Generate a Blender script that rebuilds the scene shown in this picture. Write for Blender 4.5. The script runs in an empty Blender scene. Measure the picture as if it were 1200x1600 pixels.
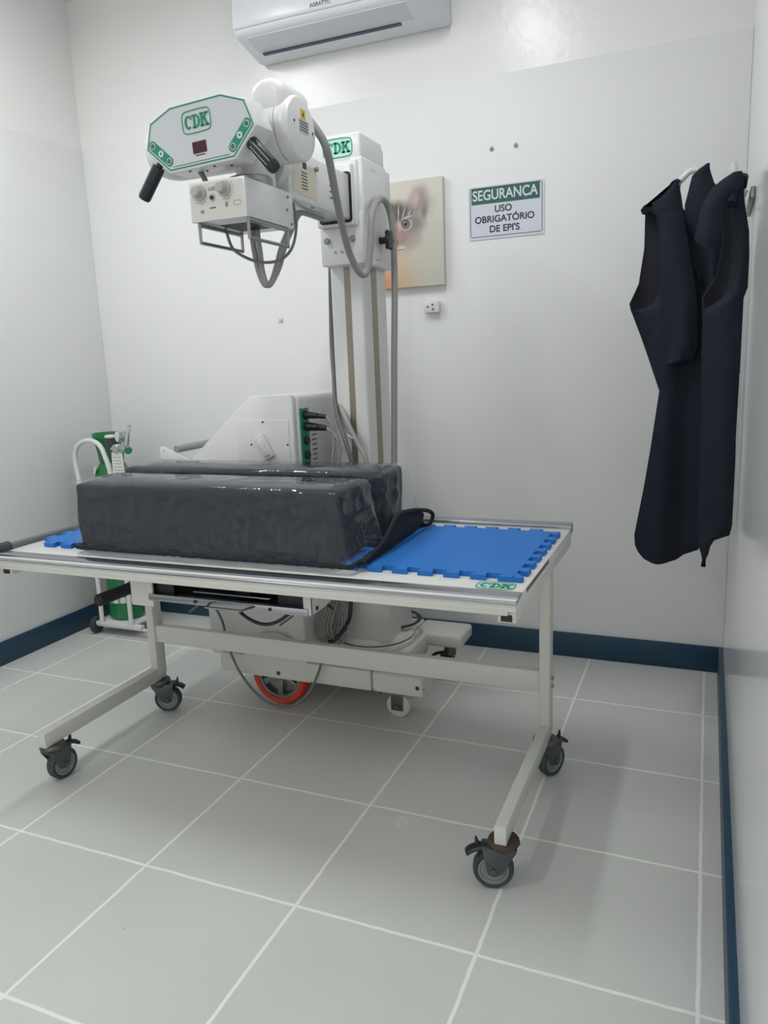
import bpy, bmesh, math, random
from mathutils import Vector, Matrix, noise
random.seed(4)
S = bpy.context.scene
COL = S.collection

# ------------------------------------------------------------------ camera
cam = bpy.data.cameras.new('camera')
cam.sensor_fit = 'VERTICAL'; cam.sensor_height = 36.0; cam.lens = 1191.37 * 36.0 / 1600.0
cam.clip_start = 0.02
co = bpy.data.objects.new('camera', cam); COL.objects.link(co)
CR = Vector((0.9224, 0.3853, -0.0390)); CF = Vector((-0.3852, 0.9022, -0.1941))
CF.normalize(); CR = (CR - CF * CR.dot(CF)).normalized(); CU = CR.cross(CF)
M = Matrix.Identity(4)
for i, v in enumerate((CR, CU, -CF)):
    for j in range(3): M[j][i] = v[j]
M.translation = (-0.0872, -3.1645, 1.2821)
co.matrix_world = M
S.camera = co

# ------------------------------------------------------------------ world, view, light
W = bpy.data.worlds.new('world'); S.world = W; W.use_nodes = True
W.node_tree.nodes['Background'].inputs[0].default_value = (1.0, 0.99, 0.96, 1)
W.node_tree.nodes['Background'].inputs[1].default_value = 0.95
S.view_settings.view_transform = 'Standard'; S.view_settings.look = 'None'
S.view_settings.gamma = 1.0; S.view_settings.use_curve_mapping = False
S.view_settings.exposure = 0.0
CEIL = 3.02
LAMPS = [(-0.98, -1.25, 8.8), (-2.40, -1.35, 13.2), (-1.70, -3.10, 12.0)]     # x, y, watts of two ceiling battens and an added fill lamp
for k, (lx, ly, e) in enumerate(LAMPS):
    L = bpy.data.lights.new('tube_light', 'AREA'); L.shape = 'RECTANGLE'; L.size = 0.10; L.size_y = 0.75
    L.energy = e; L.color = (0.985, 0.995, 1.0); L.spread = math.radians(178)
    o = bpy.data.objects.new('tube_light', L); o.location = (lx, ly, CEIL - 0.085); COL.objects.link(o)

# ------------------------------------------------------------------ materials
def srgb(r, g, b):
    f = lambda c: (c / 255 / 12.92) if c / 255 <= 0.04045 else ((c / 255 + 0.055) / 1.055) ** 2.4
    return (f(r), f(g), f(b), 1)
def mat(name, col, rough=0.45, metal=0.0, coat=0.0, bump=0.0, bscale=60.0, var=0.0, vscale=6.0, spec=0.5, stretch=None, trans=0.0):
    m = bpy.data.materials.new(name); m.use_nodes = True
    nt = m.node_tree; p = nt.nodes['Principled BSDF']
    c = col if len(col) == 4 else srgb(*col)
    p.inputs['Base Color'].default_value = c
    p.inputs['Roughness'].default_value = rough; p.inputs['Metallic'].default_value = metal
    p.inputs['Coat Weight'].default_value = coat; p.inputs['Coat Roughness'].default_value = 0.12
    p.inputs['Specular IOR Level'].default_value = spec
    p.inputs['Transmission Weight'].default_value = trans
    tc = nt.nodes.new('ShaderNodeTexCoord'); src = tc.outputs['Object']
    if stretch:
        mp = nt.nodes.new('ShaderNodeMapping'); mp.inputs['Scale'].default_value = stretch
        nt.links.new(src, mp.inputs[0]); src = mp.outputs[0]
    if var:
        n = nt.nodes.new('ShaderNodeTexNoise'); n.inputs['Scale'].default_value = vscale; n.inputs['Detail'].default_value = 5
        nt.links.new(src, n.inputs['Vector'])
        mx = nt.nodes.new('ShaderNodeMix'); mx.data_type = 'RGBA'
        mx.inputs['A'].default_value = tuple(max(0, x * (1 - var)) for x in c[:3]) + (1,)
        mx.inputs['B'].default_value = tuple(min(1, x * (1 + var)) for x in c[:3]) + (1,)
        nt.links.new(n.outputs['Fac'], mx.inputs['Factor']); nt.links.new(mx.outputs['Result'], p.inputs['Base Color'])
    if bump:
        n = nt.nodes.new('ShaderNodeTexNoise'); n.inputs['Scale'].default_value = bscale; n.inputs['Detail'].default_value = 4
        nt.links.new(src, n.inputs['Vector'])
        b = nt.nodes.new('ShaderNodeBump'); b.inputs['Strength'].default_value = bump; b.inputs['Distance'].default_value = 0.01
        nt.links.new(n.outputs['Fac'], b.inputs['Height']); nt.links.new(b.outputs[0], p.inputs['Normal'])
    return m

WALL = mat('wall_paint', (235, 236, 236), 0.5, bump=0.03, bscale=45, var=0.02, vscale=3)
WALLUP = mat('wall_paint_upper', (236, 236, 234), 0.27, bump=0.10, bscale=30, var=0.02, vscale=3)
WALLR = mat('wall_paint_gloss', (232, 234, 234), 0.13, bump=0.045, bscale=9, var=0.03, vscale=4, stretch=(1, 3.5, 0.35))
CEILM = mat('ceiling_paint', (240, 240, 239), 0.7)
BASEM = mat('baseboard_paint', (25, 62, 86), 0.42, var=0.06, vscale=14)
WHITE = mat('white_enamel', (222, 223, 221), 0.32, coat=0.15)
WHITE2 = mat('cream_enamel', (212, 213, 206), 0.36, coat=0.1)
PLATEW = mat('panel_film', (205, 210, 213), 0.35)
LAMIN = mat('table_laminate', (220, 221, 216), 0.3)
ALU = mat('aluminium', (160, 162, 168), 0.22, 0.95)
STEEL = mat('steel', (150, 152, 152), 0.35, 0.9)
RAILM = mat('rail_steel', (150, 142, 128), 0.38, 0.75, var=0.06, vscale=40)
ZINC = mat('zinc_caster', (98, 101, 100), 0.45, 0.7, var=0.15, vscale=60)
RUST = mat('rusty_plate', (84, 68, 60), 0.65, 0.4, var=0.25, vscale=90)
RUBBER = mat('grey_rubber', (58, 66, 70), 0.6)
WHEELG = mat('grey_wheel_hub', (138, 144, 146), 0.5)
BLACK = mat('black_plastic', (26, 29, 36), 0.38)
BLACKR = mat('black_rubber_grip', (24, 26, 30), 0.62)
DARK = mat('dark_interior', (18, 21, 27), 0.5)
GREY = mat('grey_hose', (150, 150, 148), 0.45)
GREYD = mat('grey_cable', (112, 114, 114), 0.5)
GREEN = mat('label_green', (32, 140, 112), 0.4)
MINT = mat('logo_mint', (178, 222, 206), 0.4)
TEALS = mat('sign_green', (38, 98, 84), 0.45)
SIGNW = mat('sign_white', (214, 218, 228), 0.35)
INK = mat('ink', (44, 48, 72), 0.5)
INKK = mat('ink_black', (40, 42, 46), 0.5)
DISP = mat('display_red', (70, 22, 40), 0.15)
KNOBG = mat('knob_grey', (176, 178, 175), 0.5)
MATB = mat('eva_foam_blue', (26, 114, 198), 0.62, bump=0.15, bscale=260, var=0.06, vscale=9)
FOAM = mat('cushion_fabric', (33, 38, 50), 0.8, var=0.05, vscale=8, spec=0.12)
PIPE = mat('black_binding', (16, 19, 26), 0.75)
NAVYF = mat('apron_navy', (17, 23, 38), 0.7, bump=0.25, bscale=420, var=0.1, vscale=5, spec=0.3)
NAVYSH = mat('apron_navy_shaded', (11, 17, 29), 0.75, bump=0.2, bscale=420)  # back panels' navy, darkened so the colour holds their shade
OXY = mat('oxygen_green', (18, 116, 64), 0.3, coat=0.3)
CHROME = mat('chrome', (200, 202, 204), 0.14, 1.0)
PAPER = mat('paper_tag', (222, 224, 220), 0.7)
YELLOW = mat('yellow_sticker', (224, 184, 60), 0.5)
STICK = mat('sticker_grey', (186, 188, 192), 0.5)
AGED = mat('aged_label', (208, 200, 186), 0.55)
REDW = mat('red_polyurethane', (208, 62, 40), 0.42)
CREAMW = mat('cream_wheel', (205, 203, 186), 0.5)
ACW = mat('ac_plastic', (222, 225, 230), 0.28)
ACG = mat('ac_louver', (208, 212, 218), 0.35)
SLOT = mat('ac_outlet', (70, 78, 100), 0.4)
BROWN = mat('brown_residue', (120, 98, 92), 0.7)
CLEAR = mat('clear_acrylic', (235, 240, 240), 0.1, trans=0.85)
LAMPE = bpy.data.materials.new('lamp_glow'); LAMPE.use_nodes = True
_p = LAMPE.node_tree.nodes['Principled BSDF']; _p.inputs['Emission Color'].default_value = (0.96, 0.99, 1, 1); _p.inputs['Emission Strength'].default_value = 14

def film_mat():
    m = bpy.data.materials.new('clear_plastic_film'); m.use_nodes = True; nt = m.node_tree
    nt.nodes.remove(nt.nodes['Principled BSDF']); out = nt.nodes['Material Output']
    tr = nt.nodes.new('ShaderNodeBsdfTransparent'); tr.inputs[0].default_value = (0.93, 0.94, 0.95, 1)
    gl = nt.nodes.new('ShaderNodeBsdfGlossy'); gl.inputs['Roughness'].default_value = 0.09
    df = nt.nodes.new('ShaderNodeBsdfDiffuse'); df.inputs[0].default_value = (0.8, 0.83, 0.86, 1)
    fr = nt.nodes.new('ShaderNodeFresnel'); fr.inputs[0].default_value = 1.4
    ge = nt.nodes.new('ShaderNodeNewGeometry'); mu = nt.nodes.new('ShaderNodeMath'); mu.operation = 'SUBTRACT'; mu.inputs[0].default_value = 1; nt.links.new(ge.outputs['Backfacing'], mu.inputs[1])
    mf = nt.nodes.new('ShaderNodeMath'); mf.operation = 'MULTIPLY'; nt.links.new(mu.outputs[0], mf.inputs[0]); nt.links.new(fr.outputs[0], mf.inputs[1])
    m1 = nt.nodes.new('ShaderNodeMixShader'); m1.inputs[0].default_value = 0.035
    nt.links.new(tr.outputs[0], m1.inputs[1]); nt.links.new(df.outputs[0], m1.inputs[2])
    tc = nt.nodes.new('ShaderNodeTexCoord'); mp = nt.nodes.new('ShaderNodeMapping'); mp.inputs['Scale'].default_value = (7, 7, 11); mp.inputs['Rotation'].default_value = (0, 0.5, 0)
    nz = nt.nodes.new('ShaderNodeTexNoise'); nz.inputs['Scale'].default_value = 1.0; nz.inputs['Detail'].default_value = 3; nz.inputs['Distortion'].default_value = 1.2
    bp = nt.nodes.new('ShaderNodeBump'); bp.inputs['Strength'].default_value = 0.35; bp.inputs['Distance'].default_value = 0.03
    nt.links.new(tc.outputs['Object'], mp.inputs[0]); nt.links.new(mp.outputs[0], nz.inputs['Vector']); nt.links.new(nz.outputs['Fac'], bp.inputs['Height']); nt.links.new(bp.outputs[0], gl.inputs['Normal'])
    m2 = nt.nodes.new('ShaderNodeMixShader')
    nt.links.new(mf.outputs[0], m2.inputs[0]); nt.links.new(m1.outputs[0], m2.inputs[1]); nt.links.new(gl.outputs[0], m2.inputs[2])
    nt.links.new(m2.outputs[0], out.inputs[0])
    return m
FILM = film_mat()

def floor_mat():
    m = bpy.data.materials.new('floor_tiles'); m.use_nodes = True; nt = m.node_tree; p = nt.nodes['Principled BSDF']
    N = nt.nodes.new; Lk = nt.links.new
    tc = N('ShaderNodeTexCoord'); sx = N('ShaderNodeSeparateXYZ'); Lk(tc.outputs['Object'], sx.inputs[0])
    wn = N('ShaderNodeTexNoise'); wn.inputs['Scale'].default_value = 14; Lk(tc.outputs['Object'], wn.inputs['Vector'])
    def mth(op, a, b=None):
        n = N('ShaderNodeMath'); n.operation = op
        for i, v in enumerate((a, b)):
            if v is None: continue
            if isinstance(v, (int, float)): n.inputs[i].default_value = v
            else: Lk(v, n.inputs[i])
        return n.outputs[0]
    wob = mth('MULTIPLY', mth('SUBTRACT', wn.outputs['Fac'], 0.5), 0.006)
    def line(axis, off):
        a = mth('ADD', mth('ADD', sx.outputs[axis], off), wob)
        f = mth('FRACT', mth('DIVIDE', a, 0.45)); d = mth('MINIMUM', f, mth('SUBTRACT', 1.0, f))
        mr = N('ShaderNodeMapRange'); mr.interpolation_type = 'SMOOTHSTEP'
        mr.inputs[1].default_value = 0.0075; mr.inputs[2].default_value = 0.0115; mr.inputs[3].default_value = 1; mr.inputs[4].default_value = 0
        Lk(d, mr.inputs[0]); return mr.outputs[0]
    g = mth('MAXIMUM', line(0, 0.05625 + 45), line(1, 1.3185 + 45))
    n1 = N('ShaderNodeTexNoise'); n1.inputs['Scale'].default_value = 3.0; n1.inputs['Detail'].default_value = 6; Lk(tc.outputs['Object'], n1.inputs['Vector'])
    mx = N('ShaderNodeMix'); mx.data_type = 'RGBA'; mx.inputs['A'].default_value = srgb(197, 199, 195); mx.inputs['B'].default_value = srgb(209, 211, 207)
    Lk(n1.outputs['Fac'], mx.inputs['Factor'])
    sp = N('ShaderNodeTexNoise'); sp.inputs['Scale'].default_value = 95; sp.inputs['Detail'].default_value = 2; Lk(tc.outputs['Object'], sp.inputs['Vector'])
    mr = N('ShaderNodeMapRange'); mr.inputs[1].default_value = 0.73; mr.inputs[2].default_value = 0.78; mr.inputs[3].default_value = 0; mr.inputs[4].default_value = 0.55
    Lk(sp.outputs['Fac'], mr.inputs[0])
    m2 = N('ShaderNodeMix'); m2.data_type = 'RGBA'; m2.inputs['B'].default_value = srgb(110, 110, 106)
    Lk(mr.outputs[0], m2.inputs['Factor']); Lk(mx.outputs['Result'], m2.inputs['A'])
    m3 = N('ShaderNodeMix'); m3.data_type = 'RGBA'; m3.inputs['B'].default_value = srgb(238, 238, 234)
    Lk(g, m3.inputs['Factor']); Lk(m2.outputs['Result'], m3.inputs['A']); Lk(m3.outputs['Result'], p.inputs['Base Color'])
    p.inputs['Roughness'].default_value = 0.42
    b = N('ShaderNodeBump'); b.inputs['Strength'].default_value = 0.25; b.inputs['Distance'].default_value = 0.004
    Lk(g, b.inputs['Height']); Lk(b.outputs[0], p.inputs['Normal'])
    return m
FLOORM = floor_mat()

# ------------------------------------------------------------------ mesh builder
def frame(o, u, v):
    u = Vector(u).normalized(); v = Vector(v); v = (v - u * v.dot(u)).normalized(); n = u.cross(v)
    m = Matrix.Identity(4)
    for i, a in enumerate((u, v, n)):
        for j in range(3): m[j][i] = a[j]
    m.translation = o
    return m
def axis_frame(p0, p1):
    d = (Vector(p1) - Vector(p0)).normalized()
    a = Vector((0, 0, 1)) if abs(d.z) < 0.9 else Vector((1, 0, 0))
    u = a.cross(d).normalized(); v = d.cross(u)
    m = Matrix.Identity(4)
    for i, q in enumerate((u, v, d)):
        for j in range(3): m[j][i] = q[j]
    m.translation = p0
    return m
def spline(pts, n=8):
    P = [Vector(p) for p in pts]; P = [P[0] * 2 - P[1]] + P + [P[-1] * 2 - P[-2]]; out = []
    for i in range(1, len(P) - 2):
        a, b, c, d = P[i - 1:i + 3]
        for k in range(n):
            t = k / n
            out.append(0.5 * ((2 * b) + (c - a) * t + (2 * a - 5 * b + 4 * c - d) * t * t + (3 * b - a - 3 * c + d) * t ** 3))
    out.append(P[-2]); return out

class B:
    def __init__(s): s.bm = bmesh.new()
    def _merge(s, t, M=None, bev=0.0, seg=2):
        if bev > 0:
            t.normal_update()
            eds = [e for e in t.edges if len(e.link_faces) == 2 and e.calc_face_angle(0) > 0.6]
            bmesh.ops.bevel(t, geom=eds, offset=bev, segments=seg, affect='EDGES', profile=0.5, clamp_overlap=True)
        if M is not None: bmesh.ops.transform(t, matrix=M, verts=t.verts)
        me = bpy.data.meshes.new('tmp'); t.to_mesh(me); t.free(); s.bm.from_mesh(me); bpy.data.meshes.remove(me)
        return s
    def box(s, x0, x1, y0, y1, z0, z1, bev=0.002, M=None, seg=2):
        t = bmesh.new()
        v = [t.verts.new((x, y, z)) for z in (z0, z1) for y in (y0, y1) for x in (x0, x1)]
        for f in ((0, 2, 3, 1), (4, 5, 7, 6), (0, 1, 5, 4), (2, 6, 7, 3), (0, 4, 6, 2), (1, 3, 7, 5)): t.faces.new([v[i] for i in f])
        return s._merge(t, M, bev, seg)
    def prism(s, poly, d0, d1, M=None, bev=0.0, seg=2):
        """2-D polygon (u,v, counter-clockwise) extruded along the frame's normal from d0 to d1"""
        t = bmesh.new()
        a = [t.verts.new((p[0], p[1], d0)) for p in poly]; b = [t.verts.new((p[0], p[1], d1)) for p in poly]
        n = len(poly)
        t.faces.new(a[::-1]); t.faces.new(b)
        for i in range(n): t.faces.new((a[i], a[(i + 1) % n], b[(i + 1) % n], b[i]))
        bmesh.ops.recalc_face_normals(t, faces=t.faces)
        return s._merge(t, M, bev, seg)
    def lathe(s, prof, M=None, seg=32):
        """profile [(radius, height)...] turned about the frame's normal"""
        t = bmesh.new(); rings = []
        for r, h in prof:
            if r < 1e-6: rings.append([t.verts.new((0, 0, h))])
            else: rings.append([t.verts.new((r * math.cos(2 * math.pi * k / seg), r * math.sin(2 * math.pi * k / seg), h)) for k in range(seg)])
        for a, b in zip(rings, rings[1:]):
            for k in range(seg):
                q = (k + 1) % seg
                if len(a) == 1 and len(b) == 1: continue
                if len(a) == 1: t.faces.new((a[0], b[q], b[k]))
                elif len(b) == 1: t.faces.new((a[k], a[q], b[0]))
                else: t.faces.new((a[k], a[q], b[q], b[k]))
        bmesh.ops.recalc_face_normals(t, faces=t.faces)
        return s._merge(t, M)
    def cyl(s, p0, p1, r, r2=None, seg=24, bev=0.0):
        L = (Vector(p1) - Vector(p0)).length; r2 = r if r2 is None else r2
        e = min(bev, r * 0.5, L * 0.4)
        pr = [(0, 0), (r - e, 0), (r, e), (r2, L - e), (r2 - e, L), (0, L)] if e > 0 else [(0, 0), (r, 0), (r2, L), (0, L)]
        return s.lathe(pr, axis_frame(p0, p1), seg)
    def tube(s, pts, r, seg=10, n=8, smooth=True, flat=None):
        P = spline(pts, n) if smooth and len(pts) > 2 else [Vector(p) for p in pts]
        t = bmesh.new(); rings = []; nrm = None
        for i, p in enumerate(P):
            d = (P[min(i + 1, len(P) - 1)] - P[max(i - 1, 0)]).normalized()
            if nrm is None:
                a = Vector((0, 0, 1)) if abs(d.z) < 0.9 else Vector((1, 0, 0)); nrm = a.cross(d).normalized()
            nrm = (nrm - d * nrm.dot(d)).normalized(); bi = d.cross(nrm)
            rr = r(i / (len(P) - 1)) if callable(r) else r
            rings.append([t.verts.new(p + (nrm * math.cos(2 * math.pi * k / seg) * rr + bi * math.sin(2 * math.pi * k / seg) * rr * (flat or 1))) for k in range(seg)])
        for a, b in zip(rings, rings[1:]):
            for k in range(seg): t.faces.new((a[k], a[(k + 1) % seg], b[(k + 1) % seg], b[k]))
        t.faces.new(rings[0][::-1]); t.faces.new(rings[-1])
        bmesh.ops.recalc_face_normals(t, faces=t.faces)
        return s._merge(t)
    def obj(s, name, m, parent=None, ang=35, label=None, recalc=False):
        if recalc: bmesh.ops.recalc_face_normals(s.bm, faces=s.bm.faces)
        me = bpy.data.meshes.new(name); s.bm.to_mesh(me); s.bm.free()
        me.materials.append(m); me.polygons.foreach_set('use_smooth', [True] * len(me.polygons))
        me.set_sharp_from_angle(angle=math.radians(ang))
        o = bpy.data.objects.new(name, me); COL.objects.link(o)
        if parent: attach(o, parent)
        if label: o['label'] = label
        return o
def islands(bm):
    seen = set(); out = []
    for f in bm.faces:
        if f in seen: continue
        st = [f]; seen.add(f); grp = []
        while st:
            g = st.pop(); grp.append(g)
            for e in g.edges:
                for h in e.link_faces:
                    if h not in seen: seen.add(h); st.append(h)
        out.append(grp)
    return out
def each(b, name, m, parent, label=None):
    """every loose piece of the builder becomes a part of its own"""
    res = []
    for grp in islands(b.bm):
        t = B(); mp = {}
        for f in grp: t.bm.faces.new([mp.setdefault(v, None) or mp.__setitem__(v, t.bm.verts.new(v.co)) or mp[v] for v in f.verts])
        res.append(t.obj(name, m, parent, label=label, recalc=True))
    b.bm.free(); return res
ORIG = {}
def wloc(o):
    v = Vector(o.location)
    return v + wloc(o.parent) if o.parent and o.name in ORIG else v
def attach(o, parent):
    o.parent = parent
    if parent.type == 'EMPTY': o.matrix_parent_inverse = Matrix.Translation(-Vector(parent.location))
def thing(name, label, cat, loc, group=None):
    o = bpy.data.objects.new(name, None); o.empty_display_size = 0.1; o.location = loc; COL.objects.link(o)
    return tag(o, label, cat, group)
def tag(o, label, cat, group=None):
    o['label'] = label; o['category'] = cat
    if group: o['group'] = group
    return o
def struct(o): o['kind'] = 'structure'; return o
def rrect(w, h, r, n=6, cx=0, cy=0):
    P = []
    for qx, qy, a0 in ((1, -1, -90), (1, 1, 0), (-1, 1, 90), (-1, -1, 180)):
        for k in range(n + 1):
            a = math.radians(a0 + 90 * k / n); P.append((cx + qx * (w / 2 - r) + r * math.cos(a), cy + qy * (h / 2 - r) + r * math.sin(a)))
    return P
def ring_poly(b, outer, t, d0, d1, M):
    """outline strip of thickness t along a closed polygon"""
    n = len(outer); P = [Vector((p[0], p[1], 0)) for p in outer]; inn = []
    for i in range(n):
        e1 = (P[i] - P[i - 1]).normalized(); e2 = (P[(i + 1) % n] - P[i]).normalized()
        n1 = Vector((-e1.y, e1.x, 0)); n2 = Vector((-e2.y, e2.x, 0)); k = (n1 + n2); k = k / max(0.2, k.dot(n1)) if k.length > 1e-6 else n1
        inn.append(P[i] + k * t)
    for i in range(n):
        j = (i + 1) % n
        b.prism([P[i][:2], P[j][:2], inn[j][:2], inn[i][:2]], d0, d1, M)
    return b
def text_obj(name, s, size, M, m, parent, align='CENTER', bold=0.0, depth=0.0006, sx=1.0):
    c = bpy.data.curves.new(name, 'FONT'); c.body = s; c.size = size; c.align_x = align; c.align_y = 'CENTER'
    c.extrude = depth; c.offset = bold
    t = bpy.data.objects.new(name, c); COL.objects.link(t)
    dg = bpy.context.evaluated_depsgraph_get(); dg.update()
    me = bpy.data.meshes.new_from_object(t.evaluated_get(dg)); bpy.data.objects.remove(t); bpy.data.curves.remove(c)
    me.transform(M @ Matrix.Diagonal((sx, 1, 1, 1))); me.name = name; me.materials.clear(); me.materials.append(m)
    o = bpy.data.objects.new(name, me); COL.objects.link(o)
    if parent: attach(o, parent)
    return o
def arc(cx, cy, rx, ry, a0, a1, n=16):
    return [(cx + rx * math.cos(math.radians(a0 + (a1 - a0) * k / n)), cy + ry * math.sin(math.radians(a0 + (a1 - a0) * k / n))) for k in range(n + 1)]
def band(b, A, Bp, d0, d1, M):
    for i in range(len(A) - 1): b.prism([A[i], A[i + 1], Bp[i + 1], Bp[i]], d0, d1, M)
def cdk_logo(M, w, parent, backing=None, h=None):
    """three slab-serif capitals in a bulging rounded frame, w wide, about 0.78 w high"""
    h = h or w * 0.74
    if backing:
        pts = [(x * (1 + 0.06 * (1 - (y / (h / 2)) ** 2)), y * (1 + 0.08 * (1 - (x / (w / 2)) ** 2))) for x, y in rrect(w, h, w * 0.09, 5)]
        b = B(); b.prism(pts, -0.0002, 0.0006, M); b.obj('logo_plate', backing, parent)
    b = B()
    base = rrect(w, h, w * 0.11, 6); P = []
    for i in range(len(base)):
        a, c = base[i], base[(i + 1) % len(base)]
        n = 8 if math.hypot(a[0] - c[0], a[1] - c[1]) > w * 0.2 else 1
        for k in range(n): P.append((a[0] + (c[0] - a[0]) * k / n, a[1] + (c[1] - a[1]) * k / n))
    P = [(x * (1 + 0.06 * (1 - (y / (h / 2)) ** 2)), y * (1 + 0.08 * (1 - (x / (w / 2)) ** 2))) for x, y in P]
    ring_poly(b, P, w * 0.03, 0.0005, 0.0011, M)
    lh = h * 0.62; lw = w * 0.27; st = w * 0.082; sl = h * 0.095; d = (0.0006, 0.0014)
    R = lambda x0, x1, y0, y1: b.prism([(x0, y0), (x1, y0), (x1, y1), (x0, y1)], d[0], d[1], M)
    cx = -w * 0.29                                                  # C
    band(b, arc(cx, 0, lw / 2, lh / 2, 48, 312, 20), arc(cx, 0, lw / 2 - st, lh / 2 - sl, 48, 312, 20), d[0], d[1], M)
    R(cx + lw * 0.30, cx + lw * 0.46, lh * 0.16, lh * 0.47)
    x0 = -lw / 2                                                    # D
    R(x0 + lw * 0.1, x0 + lw * 0.1 + st, -lh / 2, lh / 2); R(x0 - lw * 0.03, x0 + lw * 0.45, lh / 2 - sl, lh / 2); R(x0 - lw * 0.03, x0 + lw * 0.45, -lh / 2, -lh / 2 + sl)
    band(b, arc(x0 + lw * 0.42, 0, lw * 0.6, lh / 2, -90, 90, 16), arc(x0 + lw * 0.42, 0, lw * 0.6 - st, lh / 2 - sl, -90, 90, 16), d[0], d[1], M)
    k0 = w * 0.29 - lw * 0.5                                        # K
    R(k0 + lw * 0.06, k0 + lw * 0.06 + st, -lh / 2, lh / 2); R(k0 - lw * 0.06, k0 + lw * 0.5, lh / 2 - sl, lh / 2); R(k0 - lw * 0.06, k0 + lw * 0.5, -lh / 2, -lh / 2 + sl)
    xk = k0 + lw * 0.06 + st
    b.prism([(xk, -lh * 0.08), (xk + st * 0.5, -lh * 0.02), (k0 + lw * 1.0, lh / 2), (k0 + lw * 0.72, lh / 2), (xk, lh * 0.10)], d[0], d[1], M)
    b.prism([(xk + st * 0.1, lh * 0.08), (k0 + lw * 0.76, -lh / 2), (k0 + lw * 1.08, -lh / 2), (xk + st * 0.85, lh * 0.2)], d[0], d[1], M)
    R(k0 + lw * 0.62, k0 + lw * 1.1, lh / 2 - sl, lh / 2); R(k0 + lw * 0.64, k0 + lw * 1.14, -lh / 2, -lh / 2 + sl)
    return b.obj('logo', GREEN, parent)

# ------------------------------------------------------------------ the room
XL, YB, YF, ZT = -2.98, 0.0, -3.9, 2.355
def slab(name, m, *a):
    b = B(); b.box(*a, bev=0); return struct(b.obj(name, m))
slab('floor', FLOORM, XL - 0.1, 0.1, YF - 0.1, 0.1, -0.1, 0.0)
slab('ceiling', CEILM, XL - 0.1, 0.1, YF - 0.1, 0.1, CEIL, CEIL + 0.1)
slab('wall_back', WALLUP, XL - 0.1, 0.1, 0.010, 0.11, 0.0, CEIL)
slab('wall_left', WALLUP, XL - 0.11, XL - 0.010, YF, 0.02, 0.0, CEIL)
slab('wall_right', WALLR, 0.010, 0.11, YF, 0.02, 0.0, CEIL)
b = B(); b.box(XL, -2.3, YF - 0.1, YF, 0.0, CEIL, bev=0); b.box(-2.3, 0.0, YF - 0.1, YF, 2.45, CEIL, bev=0); struct(b.obj('wall_front', WALL))   # wide opening added so the world background fills the room with light
b = B(); b.box(XL - 0.01, 0.010, 0.0, 0.011, 0.0, ZT, bev=0.003); struct(b.obj('trim_1', WALL))
b = B(); b.box(XL - 0.011, XL, YF, 0.0, 0.0, ZT, bev=0.003); struct(b.obj('trim_2', WALL))
b = B(); b.box(XL, 0.010, -0.008, 0.001, 0.0, 0.108, bev=0.002); struct(b.obj('baseboard_back', BASEM))
b = B(); b.box(XL - 0.001, XL + 0.008, YF, -0.008, 0.0, 0.108, bev=0.002); struct(b.obj('baseboard_left', BASEM))
b = B(); b.box(-0.008, 0.011, YF, -0.008, 0.0, 0.108, bev=0.002); struct(b.obj('baseboard_right', BASEM))

# ------------------------------------------------------------------ x-ray table
TX0, TX1, TY0, TY1, TZ = -2.10, -0.46, -1.572, -0.80, 0.75
table = thing('radiology_table', 'long white x-ray table on a steel frame with four locking casters', 'table', (-1.25, -1.2, 0))
b = B(); b.box(TX0, TX1, TY0 + 0.004, TY1 - 0.004, 0.722, TZ, bev=0.003); top = b.obj('tabletop', LAMIN, table)
cdk_logo(frame((-0.531, -1.470, TZ + 0.0005), (1, 0, 0), (0, 1, 0)), 0.088, top, MINT, h=0.052)
b = B(); b.box(TX1 - 0.0005, TX1 + 0.0012, -1.46, -1.19, 0.738, 0.7475, bev=0); b.obj('tape_residue', BROWN, top, label='brown strip of old tape along the edge')
b = B()
b.prism([(-1.5745, 0.741), (-1.5745, 0.7445), (-1.571, 0.7475), (-1.565, 0.7475), (-1.563, 0.7445), (-1.559, 0.7445), (-1.5565, 0.7545), (-1.553, 0.7560), (-1.515, 0.7545), (-1.514, 0.7495), (-1.566, 0.741)][::-1], TX0, TX1 + 0.002, frame((0, 0, 0), (0, 1, 0), (0, 0, 1)))
b.obj('edge_rail', ALU, table, label='aluminium rail along the front edge')
b = B()
b.prism([(-0.798, 0.735), (-0.798, 0.765), (-0.806, 0.768), (-0.815, 0.764), (-0.822, 0.766), (-0.830, 0.762), (-0.832, 0.7495), (-0.81, 0.735)], TX0, TX1 + 0.002, frame((0, 0, 0), (0, 1, 0), (0, 0, 1)), bev=0.0008)
b.obj('edge_rail', ALU, table, label='aluminium rail along the back edge')
b = B()
for xa, xb in ((-0.508, -0.464), (-2.052, -2.008)):
    b.box(xa, xb, -1.55, TY1, 0.690, 0.723, bev=0.003)
b.box(-2.03, -0.48, -1.03, -0.985, 0.690, 0.722, bev=0.003)
b.box(-2.03, -0.48, -0.86, -0.83, 0.690, 0.722, bev=0.003)
b.box(-2.03, -0.48, TY0 + 0.006, -1.545, 0.712, 0.724, bev=0.001)
top_frame = b.obj('top_frame', WHITE2, table)
b = B()
for xa, xb in ((-0.508, -0.464), (-2.052, -2.008)): b.box(xa + 0.009, xb - 0.009, -1.5515, -1.549, 0.6935, 0.7095, bev=0)
each(b, 'tube_opening', DARK, top_frame)
for xa, xb in ((-0.520, -0.487), (-1.986, -1.952)):
    b = B(); b.box(xa, xb, -1.02, -0.968, 0.150, 0.692, bev=0.005); p = b.obj('post', WHITE2, table)
    b = B(); b.box(xa + 0.001, xb - 0.001, -1.562, -0.972, 0.131, 0.181, bev=0.004); b.obj('foot_bar', WHITE2, table)
b = B()
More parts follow.
